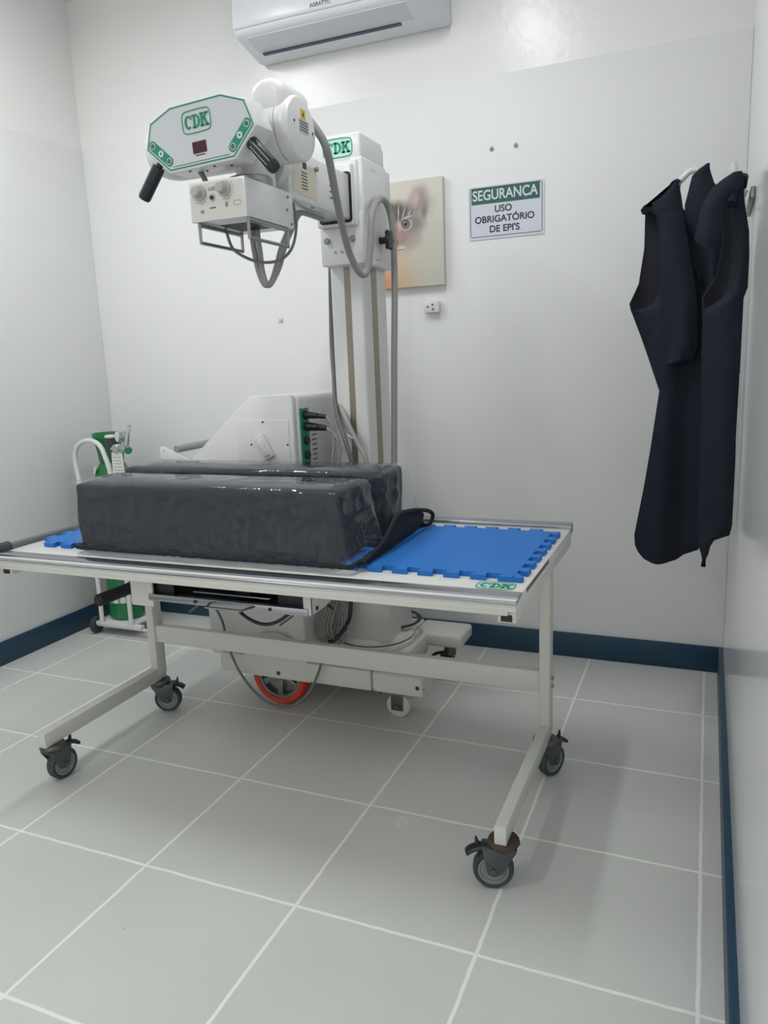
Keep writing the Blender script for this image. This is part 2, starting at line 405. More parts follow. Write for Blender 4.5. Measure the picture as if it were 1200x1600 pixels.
for z in (0.30, 0.325): b.cyl((-0.488, -0.99, z), (-0.481, -0.99, z), 0.006, seg=12)
each(b, 'bolt', STEEL, table)
b = B(); b.box(-1.955, -0.518, -1.012, -0.982, 0.283, 0.350, bev=0.005); b.obj('cross_bar', WHITE2, table)

def caster(x, y, yaw, plate_mat):
    """swivel caster: 100 mm wheel, sheet-metal fork, brake pedal; +x of its own frame trails"""
    Mx = Matrix.Translation((x, y, 0)) @ Matrix.Rotation(math.radians(yaw), 4, 'Z')
    T = lambda p: Mx @ Vector(p)
    wc = (0.026, 0, 0.05)
    b = B()
    b.cyl(T((0, 0, 0.100)), T((0, 0, 0.1185)), 0.026, 0.034, bev=0.003)
    b.prism([(-0.030, 0.112), (-0.030, 0.104), (0.006, 0.044), (0.026, 0.036), (0.040, 0.044), (0.050, 0.092), (0.052, 0.112)][::-1], 0.0185, 0.0225, Mx @ frame((0, 0, 0), (1, 0, 0), (0, 0, 1)), bev=0.001)
    b.prism([(-0.030, 0.112), (-0.030, 0.104), (0.006, 0.044), (0.026, 0.036), (0.040, 0.044), (0.050, 0.092), (0.052, 0.112)][::-1], -0.0225, -0.0185, Mx @ frame((0, 0, 0), (1, 0, 0), (0, 0, 1)), bev=0.001)
    b.box(-0.032, 0.054, -0.0225, 0.0225, 0.106, 0.113, bev=0.003, M=Mx)
    b.cyl(T((0.026, -0.027, 0.05)), T((0.026, 0.027, 0.05)), 0.008, seg=12, bev=0.002)
    root = b.obj('caster', ZINC, table)
    b = B(); b.cyl(T((0, 0, 0.1175)), T((0, 0, 0.131)), 0.040, 0.038, bev=0.003); b.obj('mounting_plate', plate_mat, root)
    b = B(); b.lathe([(0.036, -0.014), (0.046, -0.0165), (0.050, -0.010), (0.0505, 0), (0.050, 0.010), (0.046, 0.0165), (0.036, 0.014)], axis_frame(T(wc), T((0.026, 1, 0.05))), 40)
    b.obj('tyre', RUBBER, root)
    b = B(); b.lathe([(0, -0.011), (0.022, -0.011), (0.026, -0.013), (0.031, -0.010), (0.034, -0.0145), (0.0375, -0.0145), (0.0375, 0.0145), (0.034, 0.0145), (0.031, 0.010), (0.026, 0.013), (0.022, 0.011), (0, 0.011)], axis_frame(T(wc), T((0.026, 1, 0.05))), 40)
    b.obj('wheel', WHEELG, root)
    b = B(); b.tube([T((0.040, 0, 0.108)), T((0.060, 0, 0.106)), T((0.080, 0, 0.098)), T((0.090, 0, 0.090))], 0.017, n=4, flat=0.42, seg=14)
    b.tube([T((0.062, 0, 0.108)), T((0.066, 0, 0.122)), T((0.068, 0, 0.134))], lambda t: 0.008 * (1 - 0.8 * t), n=4)
    b.obj('brake_pedal', BLACK, root)
    return root
caster(-0.503, -1.528, 196, RUST); caster(-1.969, -1.522, 84, ZINC)
caster(-0.5035, -0.998, 62, ZINC); caster(-1.969, -0.996, 25, ZINC)

# cassette tray hung under the table
b = B()
b.prism([(-1.50, 0.640), (-1.50, 0.711), (-1.14, 0.711), (-1.14, 0.690), (-1.42, 0.640)][::-1], -1.020, -1.014, frame((0, 0, 0), (0, 1, 0), (0, 0, 1)), bev=0.001)
b.box(-1.545, -1.539, -1.50, -1.14, 0.640, 0.711, bev=0.001)
b.box(-1.545, -1.525, -1.502, -1.494, 0.640, 0.712, bev=0.001)
b.box(-1.036, -1.014, -1.502, -1.494, 0.640, 0.712, bev=0.001)
b.box(-1.545, -1.014, -1.16, -1.14, 0.66, 0.711, bev=0.001)
b.prism([(-1.54, 0.722), (-1.54, 0.6985), (-1.40, 0.6985), (-1.38, 0.7025), (-1.20, 0.7025), (-1.18, 0.6985), (-1.02, 0.6985), (-1.02, 0.722)], 1.494, 1.502, frame((0, 0, 0), (1, 0, 0), (0, 0, 1)))
for ya in (-1.50, -1.15): b.box(-1.545, -1.014, ya, ya + 0.02, 0.708, 0.724, bev=0.001)
tray = b.obj('cassette_holder', WHITE2, table)
b = B(); b.box(-1.538, -1.021, -1.49, -1.165, 0.643, 0.652, bev=0.001); b.box(-1.538, -1.021, -1.175, -1.168, 0.652, 0.705, bev=0)
b.box(-1.53, -1.46, -1.488, -1.47, 0.652, 0.698, bev=0.001); b.box(-1.12, -1.03, -1.488, -1.47, 0.652, 0.698, bev=0.001)
b.box(-1.27, -1.225, -1.46, -1.40, 0.652, 0.704, bev=0.002)
b.obj('tray_bed', DARK, tray)
b = B(); b.box(-1.537, -1.021, -1.506, -1.488, 0.638, 0.6575, bev=0.001); b.box(-1.40, -1.15, -1.480, -1.472, 0.664, 0.668, bev=0.001); b.obj('tray_rail', ALU, tray)
b = B()
for xs in (-1.375, -1.135): b.cyl((xs, -1.505, 0.648), (xs, -1.5085, 0.648), 0.005, seg=12)
for (ys, zs) in ((-1.485, 0.697), (-1.45, 0.676), (-1.47, 0.651), (-1.395, 0.664)): b.cyl((-1.015, ys, zs), (-1.0115, ys, zs), 0.006, seg=12)
for (xs, zs) in ((-1.556, 0.690), (-1.556, 0.679)): b.cyl((xs, -1.482, zs), (xs, -1.486, zs), 0.003, seg=10)
each(b, 'screw', INKK, tray)
b = B(); b.tube([(-1.325, -1.50, 0.650), (-1.31, -1.545, 0.650), (-1.20, -1.545, 0.650), (-1.185, -1.50, 0.650)], 0.006, smooth=False, flat=0.5); b.obj('tray_handle', STEEL, tray)
b = B(); b.box(-1.62, -1.542, -1.482, -1.478, 0.610, 0.722, bev=0.001); b.box(-1.72, -1.60, -1.36, -1.35, 0.600, 0.722, bev=0.001); b.box(-1.62, -1.616, -1.48, -1.35, 0.62, 0.722, bev=0.001); b.obj('bracket_plate', WHITE2, tray)
b = B(); b.cyl((-1.722, -1.515, 0.622), (-1.700, -1.352, 0.628), 0.0185, bev=0.006); b.obj('lever_grip', BLACKR, tray)
lines = B()
for k in range(5): lines.box(-1.0135, -1.0125, -1.37 + 0.004 * k, -1.30 + 0.002 * k, 0.703 - 0.006 * k, 0.7052 - 0.006 * k, bev=0)
lines.obj('label_print', INKK, tray)
b = B(); b.tube([(-1.31, -1.40, 0.645), (-1.29, -1.42, 0.60), (-1.23, -1.42, 0.570), (-1.17, -1.42, 0.580), (-1.11, -1.40, 0.625), (-1.09, -1.38, 0.650)], 0.005); b.obj('control_cable', BLACK, table)
# tube rail along the left end
b = B(); b.tube([(-2.088, -1.64, 0.757), (-2.088, -0.82, 0.757)], 0.0125, smooth=False, seg=14); rail = b.obj('side_rail', GREYD, table)
b = B(); b.cyl((-2.088, -1.64, 0.757), (-2.088, -1.48, 0.757), 0.019, bev=0.004); b.obj('rail_sleeve', RUBBER, rail)

# ------------------------------------------------------------------ blue foam tiles
def puzzle(x0, x1, y0, y1, left, right):
    """interlocking foam tile outline; body inset by the tooth length, teeth all round"""
    t = 0.024; n = 7; P = []
    bx0, bx1, by0, by1 = x0 + t, x1 - t, y0 + t, y1 - t
    def side(a, b2, nv, first):
        L = Vector(b2) - Vector(a); k = n * 2; dirv = L / k
        for i in range(k):
            p = Vector(a) + dirv * i; q = p + dirv
            if i % 2 == first:
                f = dirv * 0.16
                P.extend([p + f * 0.6, p - f * 0.6 + Vector(nv) * t, q + f * 0.6 + Vector(nv) * t, q - f * 0.6])
            else: P.append(p + dirv * 0.5)
    side((bx0, by0), (bx1, by0), (0, -1), 1)
    P.append(Vector((bx1, by0 - t * 0.99)));  P.append(Vector((bx1 + t * .8, by0 - t * 0.99))); P.append(Vector((bx1 + t * .99, by0 - t * 0.5)))
    side((bx1, by0), (bx1, by1), (1, 0), 1)
    side((bx1, by1), (bx0, by1), (0, 1), 1)
    side((bx0, by1), (bx0, by0), (-1, 0), 0)
    return [(p.x, p.y) for p in P]
GM = 'blue foam tiles on the table'
for k, (xa, lab) in enumerate(((-2.048, 'blue puzzle foam tile at the left end of the table beside the grey cushion'),
                               (-1.526, 'blue puzzle foam tile hidden under the middle of the grey cushions'),
                               (-1.004, 'blue puzzle foam tile lying bare at the right end of the table'))):
    b = B(); b.prism(puzzle(xa - 0.0005, xa + 0.529, -1.432, -0.905, 0, 0), TZ + 0.0002, TZ + 0.0135, Matrix.Identity(4), bev=0.0)
    o = b.obj('foam_tile', MATB, None, ang=30); tag(o, lab, 'foam mat', GM)

# ------------------------------------------------------------------ wrapped cushions
def soft_block(x0, x1, y0, y1, z0, z1, r, amp, seed, nx=60, ny=14, nz=16):
    b = B(); bm = b.bm; c = Vector(((x0 + x1) / 2, (y0 + y1) / 2, (z0 + z1) / 2)); h = Vector(((x1 - x0) / 2, (y1 - y0) / 2, (z1 - z0) / 2))
    verts = {}
    def V(i, j, k):
        if (i, j, k) not in verts:
            p = Vector((-1 + 2 * i / nx, -1 + 2 * j / ny, -1 + 2 * k / nz)); p = Vector((p.x * h.x, p.y * h.y, p.z * h.z))
            q = Vector([max(-(h[a] - r), min(h[a] - r, p[a])) for a in range(3)]); d = p - q
            if d.length > 1e-9: p = q + d.normalized() * r
            w = p + c
            nn = noise.noise(Vector((w.x * 5 + seed, w.y * 7, w.z * 9))) + 0.5 * noise.noise(Vector((w.x * 16 + seed, w.y * 14, w.z * 13)))
            nd = d.normalized() if d.length > 1e-9 else Vector((0, 0, 0))
            verts[(i, j, k)] = bm.verts.new(w + nd * nn * amp)
        return verts[(i, j, k)]
    for i in range(nx):
        for j in range(ny):
            for k in (0, nz): bm.faces.new([V(i, j, k), V(i + 1, j, k), V(i + 1, j + 1, k), V(i, j + 1, k)])
        for k in range(nz):
            for j in (0, ny): bm.faces.new([V(i, j, k), V(i + 1, j, k), V(i + 1, j, k + 1), V(i, j, k + 1)])
    for j in range(ny):
        for k in range(nz):
            for i in (0, nx): bm.faces.new([V(i, j, k), V(i, j + 1, k), V(i, j + 1, k + 1), V(i, j, k + 1)])
    bmesh.ops.recalc_face_normals(bm, faces=bm.faces)
    return b
def film_cover(x0, x1, y0, y1, z0, z1, fl, seed):
    """loose clear wrapper: closed top, sides that flare towards the hem; fl = flare (left, right, front, back)"""
    b = B(); bm = b.bm; N = 460; rings = []
    cx, cy = (x0 + x1) / 2, (y0 + y1) / 2
    levels = [0.0, 0.015, 0.04] + [0.08 + 0.92 * k / 30 for k in range(31)]
    for li, t in enumerate(levels):
        z = z1 - (z1 - z0) * t
        inset = 0.012 * (1 - min(1, t / 0.06)) ** 2
        f = t ** 1.4
        base = rrect(1, 1, 0.001, 1)
        xa, xb, ya, yb = x0 + inset - fl[0] * f, x1 - inset + fl[1] * f, y0 + inset - fl[2] * f, y1 - inset + fl[3] * f
        per = []; Lx, Ly = xb - xa, yb - ya; tot = 2 * (Lx + Ly); r = 0.012
        fx = (x1 - x0) / ((x1 - x0) + (y1 - y0)) / 2
        ring = []
        for k in range(N):
            u = k / N
            if u < fx: p = (xa + Lx * u / fx, ya); n2 = (0, -1); run = p[0]
            elif u < 0.5: q = (u - fx) / (0.5 - fx); p = (xb, ya + Ly * q); n2 = (1, 0); run = p[1] + 3
            elif u < 0.5 + fx: q = (u - 0.5) / fx; p = (xb - Lx * q, yb); n2 = (0, 1); run = p[0] + 7
            else: q = (u - 0.5 - fx) / (0.5 - fx); p = (xa, yb - Ly * q); n2 = (-1, 0); run = p[1] + 11
            rg = lambda v: max(0.0, 1 - abs(noise.noise(v)) * 2.2) ** 3
            wr = rg(Vector((run * 6 + z * 5 + seed, z * 13 - run * 2, seed))) * 0.5 + rg(Vector((run * 13 - z * 9, z * 10 + seed, 4.0))) * 0.35
            wr += rg(Vector((run * 30 + seed, z * 5, 9.0))) * max(0, t - 0.45) * 1.3          # gathers above the hem
            dx, dz = x1 - p[0], z1 - z; rad = math.hypot(dx, dz)                               # folds fanning out of the top corner
            if rad < 0.34 and rad > 0.02: wr += 0.9 * max(0.0, math.cos(math.atan2(dz, dx + 0.02) * 17 + seed)) ** 3 * min(1, rad / 0.1) * (1 - rad / 0.34)
            am = 0.0085 if n2[1] else 0.009 + 0.006 * t
            d = am * (wr - 0.10) * min(1, t / 0.08) + 0.0015 * noise.noise(Vector((run * 20, z * 20, seed)))
            ring.append(bm.verts.new((p[0] + n2[0] * d, p[1] + n2[1] * d, z + 0.0018 * noise.noise(Vector((p[0] * 11, p[1] * 11, seed + 5))))))
        rings.append(ring)
    for a, c in zip(rings, rings[1:]):
        for k in range(N): bm.faces.new((a[k], a[(k + 1) % N], c[(k + 1) % N], c[k]))
    bm.faces.new(rings[0]); bmesh.ops.recalc_face_normals(bm, faces=bm.faces)
    if max(bm.faces, key=lambda f: len(f.verts)).normal.z < 0: bmesh.ops.reverse_faces(bm, faces=bm.faces[:])
    return b, rings[-1]
CZ = TZ + 0.014
# front cushion
cu = thing('positioning_cushion', 'front grey foam cushion block in a clear plastic cover, nearest the camera', 'cushion', (-1.38, -1.36, CZ), 'wrapped cushions on the table')
b = soft_block(-1.825, -0.955, -1.452, -1.262, CZ + 0.007, 0.961, 0.014, 0.006, 3.0); b.obj('foam_block', FOAM, cu, ang=60)
b, rim = film_cover(-1.832, -0.945, -1.461, -1.256, CZ + 0.004, 0.966, (-0.02, 0.035, 0.012, 0.02), 1.7)
rimpts = [v.co.copy() for v in rim]; b.obj('plastic_cover', FILM, cu, ang=60)
b = B(); b.tube([Vector((p.x, p.y, CZ + 0.008)) for p in rimpts] + [Vector((rimpts[0].x, rimpts[0].y, CZ + 0.008))], 0.0072, smooth=False, seg=8)
b.obj('piping', PIPE, cu, label='black fabric binding along the hem')
# rear cushion
cr = thing('positioning_cushion', 'rear grey foam cushion block in clear plastic, behind the front one', 'cushion', (-1.42, -1.03, CZ), 'wrapped cushions on the table')
b = soft_block(-1.900, -0.960, -1.142, -0.955, CZ + 0.007, 0.962, 0.014, 0.006, 9.0); b.obj('foam_block', FOAM, cr, ang=60)
b, rim = film_cover(-1.906, -0.943, -1.151, -0.949, CZ + 0.004, 0.967, (0.02, 0.022, 0.012, 0.02), 5.3)
rimpts = [v.co.copy() for v in rim]; b.obj('plastic_cover', FILM, cr, ang=60)
b = B(); b.tube([Vector((p.x, p.y, CZ + 0.008)) for p in rimpts] + [Vector((rimpts[0].x, rimpts[0].y, CZ + 0.008))], 0.0072, smooth=False, seg=8)
b.obj('piping', PIPE, cr, label='black fabric binding along the hem')
# the dark base cloth that sticks out at the right and curls up, with its loop
FL = [(-1.40, 0.0), (-1.25, 0.0), (-1.071, 0.003), (-0.990, 0.018), (-0.968, 0.045), (-1.009, 0.065), (-1.10, 0.080), (-1.200, 0.088), (-1.25, 0.062), (-1.31, 0.032), (-1.40, 0.010)]
b = B(); b.prism(FL, 0, 0.004, frame((-0.892, 0, CZ + 0.001), (0, 1, 0), (0, 0, 1)), bev=0.0012)
b.obj('base_cloth', PIPE, cu, label='dark base cloth curling up at the right end')
b = B(); b.tube([(-0.890, -1.44, CZ + 0.009), (-0.886, -1.31, CZ + 0.034), (-0.885, -1.25, CZ + 0.064), (-0.885, -1.195, CZ + 0.088), (-0.885, -1.10, CZ + 0.081), (-0.883, -1.009, CZ + 0.066), (-0.878, -0.955, CZ + 0.052), (-0.874, -0.930, CZ + 0.035), (-0.876, -0.950, CZ + 0.012), (-0.884, -0.990, CZ + 0.013)], 0.0065)
b.obj('binding_loop', PIPE, cu)

# ------------------------------------------------------------------ mobile x-ray machine
mc = thing('mobile_xray_machine', 'white mobile x-ray machine with column, arm and tube head behind the table', 'x-ray machine', (-1.3, -0.56, 0))
# chassis
b = B()
plan = [(-1.79, -0.853), (-1.152, -0.853), (-1.09, -0.853), (-1.09, -0.692), (-1.09, -0.437), (-1.09, -0.27), (-1.79, -0.27)]
b.box(-1.79, -1.152, -0.853, -0.27, 0.128, 0.205, bev=0.008)
b.box(-1.20, -1.085, -0.70, -0.425, 0.128, 0.205, bev=0.006)
chassis = b.obj('chassis', WHITE2, mc)
b = B(); b.box(-1.150, -0.955, -0.853, -0.692, 0.126, 0.206, bev=0.014, seg=3); b.obj('front_foot', WHITE2, chassis)
b = B(); b.box(-1.150, -0.945, -0.437, -0.27, 0.152, 0.206, bev=0.014, seg=3); b.obj('front_foot', WHITE2, chassis)
b = B(); b.cyl((-0.975, -0.8535, 0.165), (-0.975, -0.8555, 0.165), 0.007, seg=10); b.cyl((-0.957, -0.842, 0.158), (-0.9545, -0.842, 0.158), 0.003, seg=10); each(b, 'screw', INKK, chassis)
b = B(); b.cyl((-1.53, -0.8515, 0.150), (-1.53, -0.8555, 0.150), 0.008, seg=12); b.obj('rusty_screw', RUST, chassis)
b = B(); b.box(-1.18, -1.06, -0.50, -0.44, 0.06, 0.10, bev=0.004); b.box(-1.16, -1.10, -0.50, -0.44, 0.10, 0.13, bev=0); b.obj('brake_pedal', BLACK, chassis)
# drive wheels
for yy in (-0.785, -0.335):
    s = 1 if yy < -0.5 else -1
    c0 = (-1.558, yy, 0.118)
    b = B(); b.lathe([(0.092, -0.026), (0.110, -0.028), (0.117, -0.018), (0.118, 0), (0.117, 0.018), (0.110, 0.028), (0.092, 0.026)], axis_frame(c0, (c0[0], 0.5 * -1 + c0[1], c0[2])), 48)
    wh = b.obj('drive_wheel', REDW, mc, label='red tyred wheel')
    b = B(); fr = axis_frame(c0, (c0[0], c0[1] - 0.5, c0[2]))
    b.lathe([(0.076, -0.02), (0.093, -0.024), (0.093, 0.024), (0.080, 0.024), (0.076, 0.010), (0.074, -0.01)], fr, 48)
    b.lathe([(0, -0.012), (0.078, -0.012), (0.078, -0.006), (0, -0.006)], fr, 32); b.lathe([(0, -0.02), (0.026, -0.02), (0.026, 0.022), (0, 0.022)], fr, 24)
    for k in range(6):
        b.box(0.02, 0.08, -0.012, 0.012, -0.010, 0.016, bev=0.002, M=fr @ Matrix.Rotation(math.radians(60 * k + 28), 4, 'Z'))
    b.obj('hub', STEEL, wh)
for (xx, yy) in ((-1.085, -0.755), (-1.020, -0.375)):
    b = B(); b.cyl((xx + 0.01, yy, 0.104), (xx + 0.01, yy, 0.128 if yy < -0.5 else 0.154), 0.024, seg=16)
    for q in (-0.0235, 0.0205): b.box(xx - 0.024, xx + 0.022, yy + q, yy + q + 0.003, 0.030, 0.108, bev=0.001)
    b.box(xx - 0.026, xx + 0.024, yy - 0.0235, yy + 0.0235, 0.098, 0.108, bev=0.002)
    b.cyl((xx, yy - 0.028, 0.046), (xx, yy + 0.028, 0.046), 0.008, seg=10)
    ct = b.obj('swivel_caster', ZINC, mc)
    b = B(); b.lathe([(0, -0.018), (0.036, -0.018), (0.045, -0.012), (0.046, 0), (0.045, 0.012), (0.036, 0.018), (0, 0.018)], axis_frame((xx, yy, 0.046), (xx, yy + 1, 0.046)), 32); b.obj('wheel', CREAMW, ct)
    b = B(); b.tube([(xx - 0.02, yy, 0.108), (xx - 0.05, yy, 0.10), (xx - 0.07, yy, 0.085)], 0.012, flat=0.5); b.obj('brake_lever', BLACK, ct)
# generator cabinet
Fxz = frame((0, 0, 0), (1, 0, 0), (0, 0, 1))       # extrudes along -y
b = B(); b.box(-1.838, -1.418, -0.838, -0.30, 0.19, 0.682, bev=0.010, seg=3)
b.prism([(-1.86, 0.67), (-1.42, 0.67), (-1.42, 1.160), (-1.434, 1.174), (-1.610, 1.174), (-1.86, 0.90)], 0.30, 0.775, Fxz, bev=0.012, seg=3)
cab = b.obj('generator_cabinet', WHITE, mc)
b = B(); b.prism([(-1.885, 0.70), (-1.432, 0.70), (-1.432, 1.165), (-1.440, 1.178), (-1.606, 1.178), (-1.885, 0.945)], 0.774, 0.797, Fxz, bev=0.004)
b.prism([(-1.668, 0.80), (-1.452, 0.80), (-1.452, 1.090), (-1.668, 1.090)], 0.796, 0.7995, Fxz, bev=0.001)
sp = b.obj('side_plate', WHITE, cab)
b = B()
for (xs, zs) in ((-1.556, 1.084), (-1.610, 1.003), (-1.459, 1.003)): b.cyl((xs, -0.799, zs), (xs, -0.8015, zs), 0.0035, seg=10)
each(b, 'screw', INKK, sp)
b = B(); Mx = Matrix.Translation((-1.552, -0.803, 0.995)) @ Matrix.Rotation(math.radians(-28), 4, 'Y')
b.box(-0.022, 0.022, -0.012, 0.006, -0.045, 0.045, bev=0.004, M=Mx); b.box(-0.010, 0.010, -0.020, 0.0, -0.035, 0.028, bev=0.003, M=Mx); b.obj('latch', WHITE, sp)
b = B(); b.prism(arc(-1.54, 0.165, 0.142, 0.142, 0, 180, 40) + [(-1.682, 0.128), (-1.398, 0.128)], 0.836, 0.8535, Fxz, bev=0.003); b.obj('wheel_cover', WHITE2, cab)
Fyz = frame((-1.418, 0, 0), (0, 1, 0), (0, 0, 1))  # normal +x
b = B(); b.prism([(-0.772, 0.70), (-0.712, 0.70), (-0.712, 1.128), (-0.772, 1.128)], 0, 0.002, Fyz); cp = b.obj('connector_panel', GREEN, cab)
b = B()
for z in (1.104, 1.063, 1.012, 0.960, 0.91): b.cyl((-1.417, -0.741, z), (-1.406, -0.741, z), 0.0165, bev=0.003)
each(b, 'socket', BLACK, cp)
for z, r in ((1.104, 0.013), (1.063, 0.0165)):
    b = B(); b.cyl((-1.41, -0.741, z), (-1.365, -0.735, z - 0.004), r, r * 0.8, bev=0.003); b.cyl((-1.366, -0.735, z - 0.004), (-1.335, -0.731, z - 0.008), r * 0.75, r * 0.6, bev=0.003); b.obj('plug', BLACK, cp)
b = B(); b.tube([(-1.338, -0.731, 1.097), (-1.318, -0.728, 1.07), (-1.312, -0.726, 1.0), (-1.325, -0.73, 0.90), (-1.335, -0.74, 0.70), (-1.36, -0.75, 0.50)], 0.0055); b.tube([(-1.338, -0.731, 1.056), (-1.308, -0.725, 1.03), (-1.294, -0.72, 0.98), (-1.305, -0.725, 0.88), (-1.325, -0.735, 0.66), (-1.36, -0.74, 0.50)], 0.0062); b.obj('signal_cable', GREY, cab)
b = B()
for k in range(9): b.box(-1.4185, -1.4170, -0.69, -0.655, 0.90 + 0.018 * k, 0.9035 + 0.018 * k, bev=0)
each(b, 'vent_slot', INKK, cab)
# push bar
b = B(); b.tube([(-1.862, -0.42, 1.005), (-1.90, -0.60, 0.992), (-1.948, -0.80, 0.983)], 0.0145, smooth=False); b.obj('push_bar', GREY, mc)
b = B(); b.prism([(-2.02, 0.93), (-1.86, 0.93), (-1.885, 0.942), (-2.005, 0.994), (-2.02, 0.990)], 0.800, 0.806, Fxz, bev=0.001); b.prism([(-1.90, 0.80), (-1.80, 0.80), (-1.80, 0.94), (-2.02, 0.94)], 0.798, 0.806, Fxz); b.cyl((-2.002, -0.806, 0.980), (-2.002, -0.809, 0.980), 0.004, seg=10); b.obj('bar_bracket', WHITE, mc)
# column on its turning ring
b = B(); b.cyl((-1.262, -0.545, 0.204), (-1.262, -0.545, 0.225), 0.158, bev=0.004, seg=48); b.cyl((-1.262, -0.545, 0.228), (-1.262, -0.545, 0.252), 0.155, 0.150, bev=0.006, seg=48); ringo = b.obj('turning_ring', WHITE2, mc)
b = B(); b.lathe([(0.115, -0.006), (0.124, 0), (0.115, 0.006), (0.106, 0), (0.115, -0.006)], Matrix.Translation((-1.222, -0.475, 0.268)), 40); b.obj('cable_hoop', mat('dark_blue_cable', (38, 42, 66), 0.5), mc)
b = B(); b.prism(rrect(0.205, 0.26, 0.035, 5, -1.247, -0.55), 0.250, 0.66, Matrix.Identity(4), bev=0.004); b.obj('column_housing', WHITE2, mc)
b = B(); b.prism(rrect(0.126, 0.216, 0.008, 3, -1.283, -0.513), 0.64, 2.02, Matrix.Identity(4)); colm = b.obj('column', WHITE, mc)
b = B(); b.box(-1.291, -1.268, -0.6225, -0.6195, 0.66, 1.93, bev=0); b.box(-1.2205, -1.218, -0.545, -0.500, 0.66, 1.93, bev=0)
each(b, 'guide_rail', RAILM, colm)
b = B(); b.box(-1.378, -1.188, -0.665, -0.475, 1.946, 2.036, bev=0.008, seg=3); b.box(-1.36, -1.205, -0.60, -0.42, 1.90, 2.030, bev=0.006)
cap = b.obj('column_head', WHITE, mc)
cdk_logo(frame((-1.272, -0.6655, 1.992), (1, 0, 0), (0, 0, 1)), 0.105, cap, MINT, h=0.058)
b = B()
for xs in (-1.215, -1.345): b.cyl((xs, -0.645, 1.90), (xs, -0.645, 1.948), 0.003, seg=8)
each(b, 'lift_cable', GREYD, colm)
# carriage
b = B(); b.box(-1.346, -1.182, -0.682, -0.402, 1.612, 1.780, bev=0.006); b.box(-1.346, -1.190, -0.66, -0.402, 1.70, 1.953, bev=0.006)
b.box(-1.225, -1.179, -0.676, -0.468, 1.6105, 1.955, bev=0.006, seg=3); 
b.box(-1.340, -1.205, -0.712, -0.62, 1.735, 1.930, bev=0.006, seg=3); b.box(-1.335, -1.195, -0.69, -0.605, 1.735, 1.945, bev=0.006)
car = b.obj('carriage', WHITE, mc)
b = B()
for xs in (-1.318, -1.222): b.cyl((xs, -0.682, 1.694), (xs, -0.694, 1.694), 0.010, bev=0.002, seg=16)
for xs in (-1.29, -1.265): b.cyl((xs, -0.682, 1.655), (xs, -0.685, 1.655), 0.004, seg=10)
for ys, zs in ((-0.60, 1.925), (-0.575, 1.925), (-0.585, 1.632), (-0.57, 1.632)): b.cyl((-1.180, ys, zs), (-1.1775, ys, zs), 0.003, seg=10)
each(b, 'bolt', STEEL, car)
b = B(); b.cyl((-1.181, -0.545, 1.700), (-1.152, -0.545, 1.700), 0.012, bev=0.002)
fr = axis_frame((-1.155, -0.545, 1.700), (-1.10, -0.545, 1.700))
b.lathe([(0, 0), (0.012, 0), (0.028, 0.006), (0.030, 0.012), (0.026, 0.018), (0, 0.021)], fr, 24)
for k in range(6): b.cyl(fr @ Vector((0.026 * math.cos(k * math.pi / 3), 0.026 * math.sin(k * math.pi / 3), 0.003)), fr @ Vector((0.026 * math.cos(k * math.pi / 3), 0.026 * math.sin(k * math.pi / 3), 0.017)), 0.010, bev=0.003, seg=12)
b.obj('locking_knob', BLACK, car)
b = B()
for k in range(4): b.box(-1.1803, -1.1792, -0.60, -0.52 + 0.006 * k, 1.895 - 0.022 * k, 1.8975 - 0.022 * k, bev=0)
b.obj('label_print', INKK, car)
# arm
b = B(); b.box(-1.320, -1.214, -1.118, -0.69, 1.752, 1.895, bev=0.007, seg=3); b.cyl((-1.267, -1.15, 1.835), (-1.267, -1.10, 1.835), 0.055); arm = b.obj('arm', WHITE, mc)
b = B(); ring_poly(b, rrect(0.122, 0.160, 0.012, 4, -1.267, 1.823), 0.008, 0.712, 0.716, Fxz); b.obj('rubber_gasket', DARK, arm)
Far = frame((-1.2135, 0, 0), (0, 1, 0), (0, 0, 1))
b = B(); b.prism([(-1.10, 1.778), (-0.955, 1.770), (-0.955, 1.862), (-1.10, 1.862)], 0, 0.0008, Far); al = b.obj('aged_sticker', AGED, arm)
b = B()
for k in range(6): b.prism([(-1.045, 1.79 + 0.009 * k), (-1.01, 1.79 + 0.009 * k), (-1.01, 1.793 + 0.009 * k), (-1.045, 1.793 + 0.009 * k)], 0.0008, 0.0013, Far)
b.prism([(-1.06, 1.868), (-1.035, 1.868), (-1.035, 1.884), (-1.06, 1.884)], 0, 0.0012, Far); b.prism([(-1.035, 1.848), (-1.012, 1.848), (-1.012, 1.866), (-1.035, 1.866)], 0.0008, 0.0014, Far)
for k in range(3): b.prism([(-0.86, 1.795 + 0.018 * k), (-0.82, 1.795 + 0.018 * k), (-0.82, 1.798 + 0.018 * k), (-0.86, 1.798 + 0.018 * k)], 0, 0.001, Far)
each(b, 'label_print', INKK, arm)
b = B()
for (ys, zs) in ((-1.115, 1.872), (-0.955, 1.860)): b.cyl((-1.214, ys, zs), (-1.202, ys, zs), 0.007, bev=0.002, seg=14)
for ys in (-1.09, -0.96): b.cyl((-1.225, ys, 1.752), (-1.225, ys, 1.748), 0.006, seg=12)
each(b, 'bolt', STEEL, arm)
NB = set(bpy.data.objects)
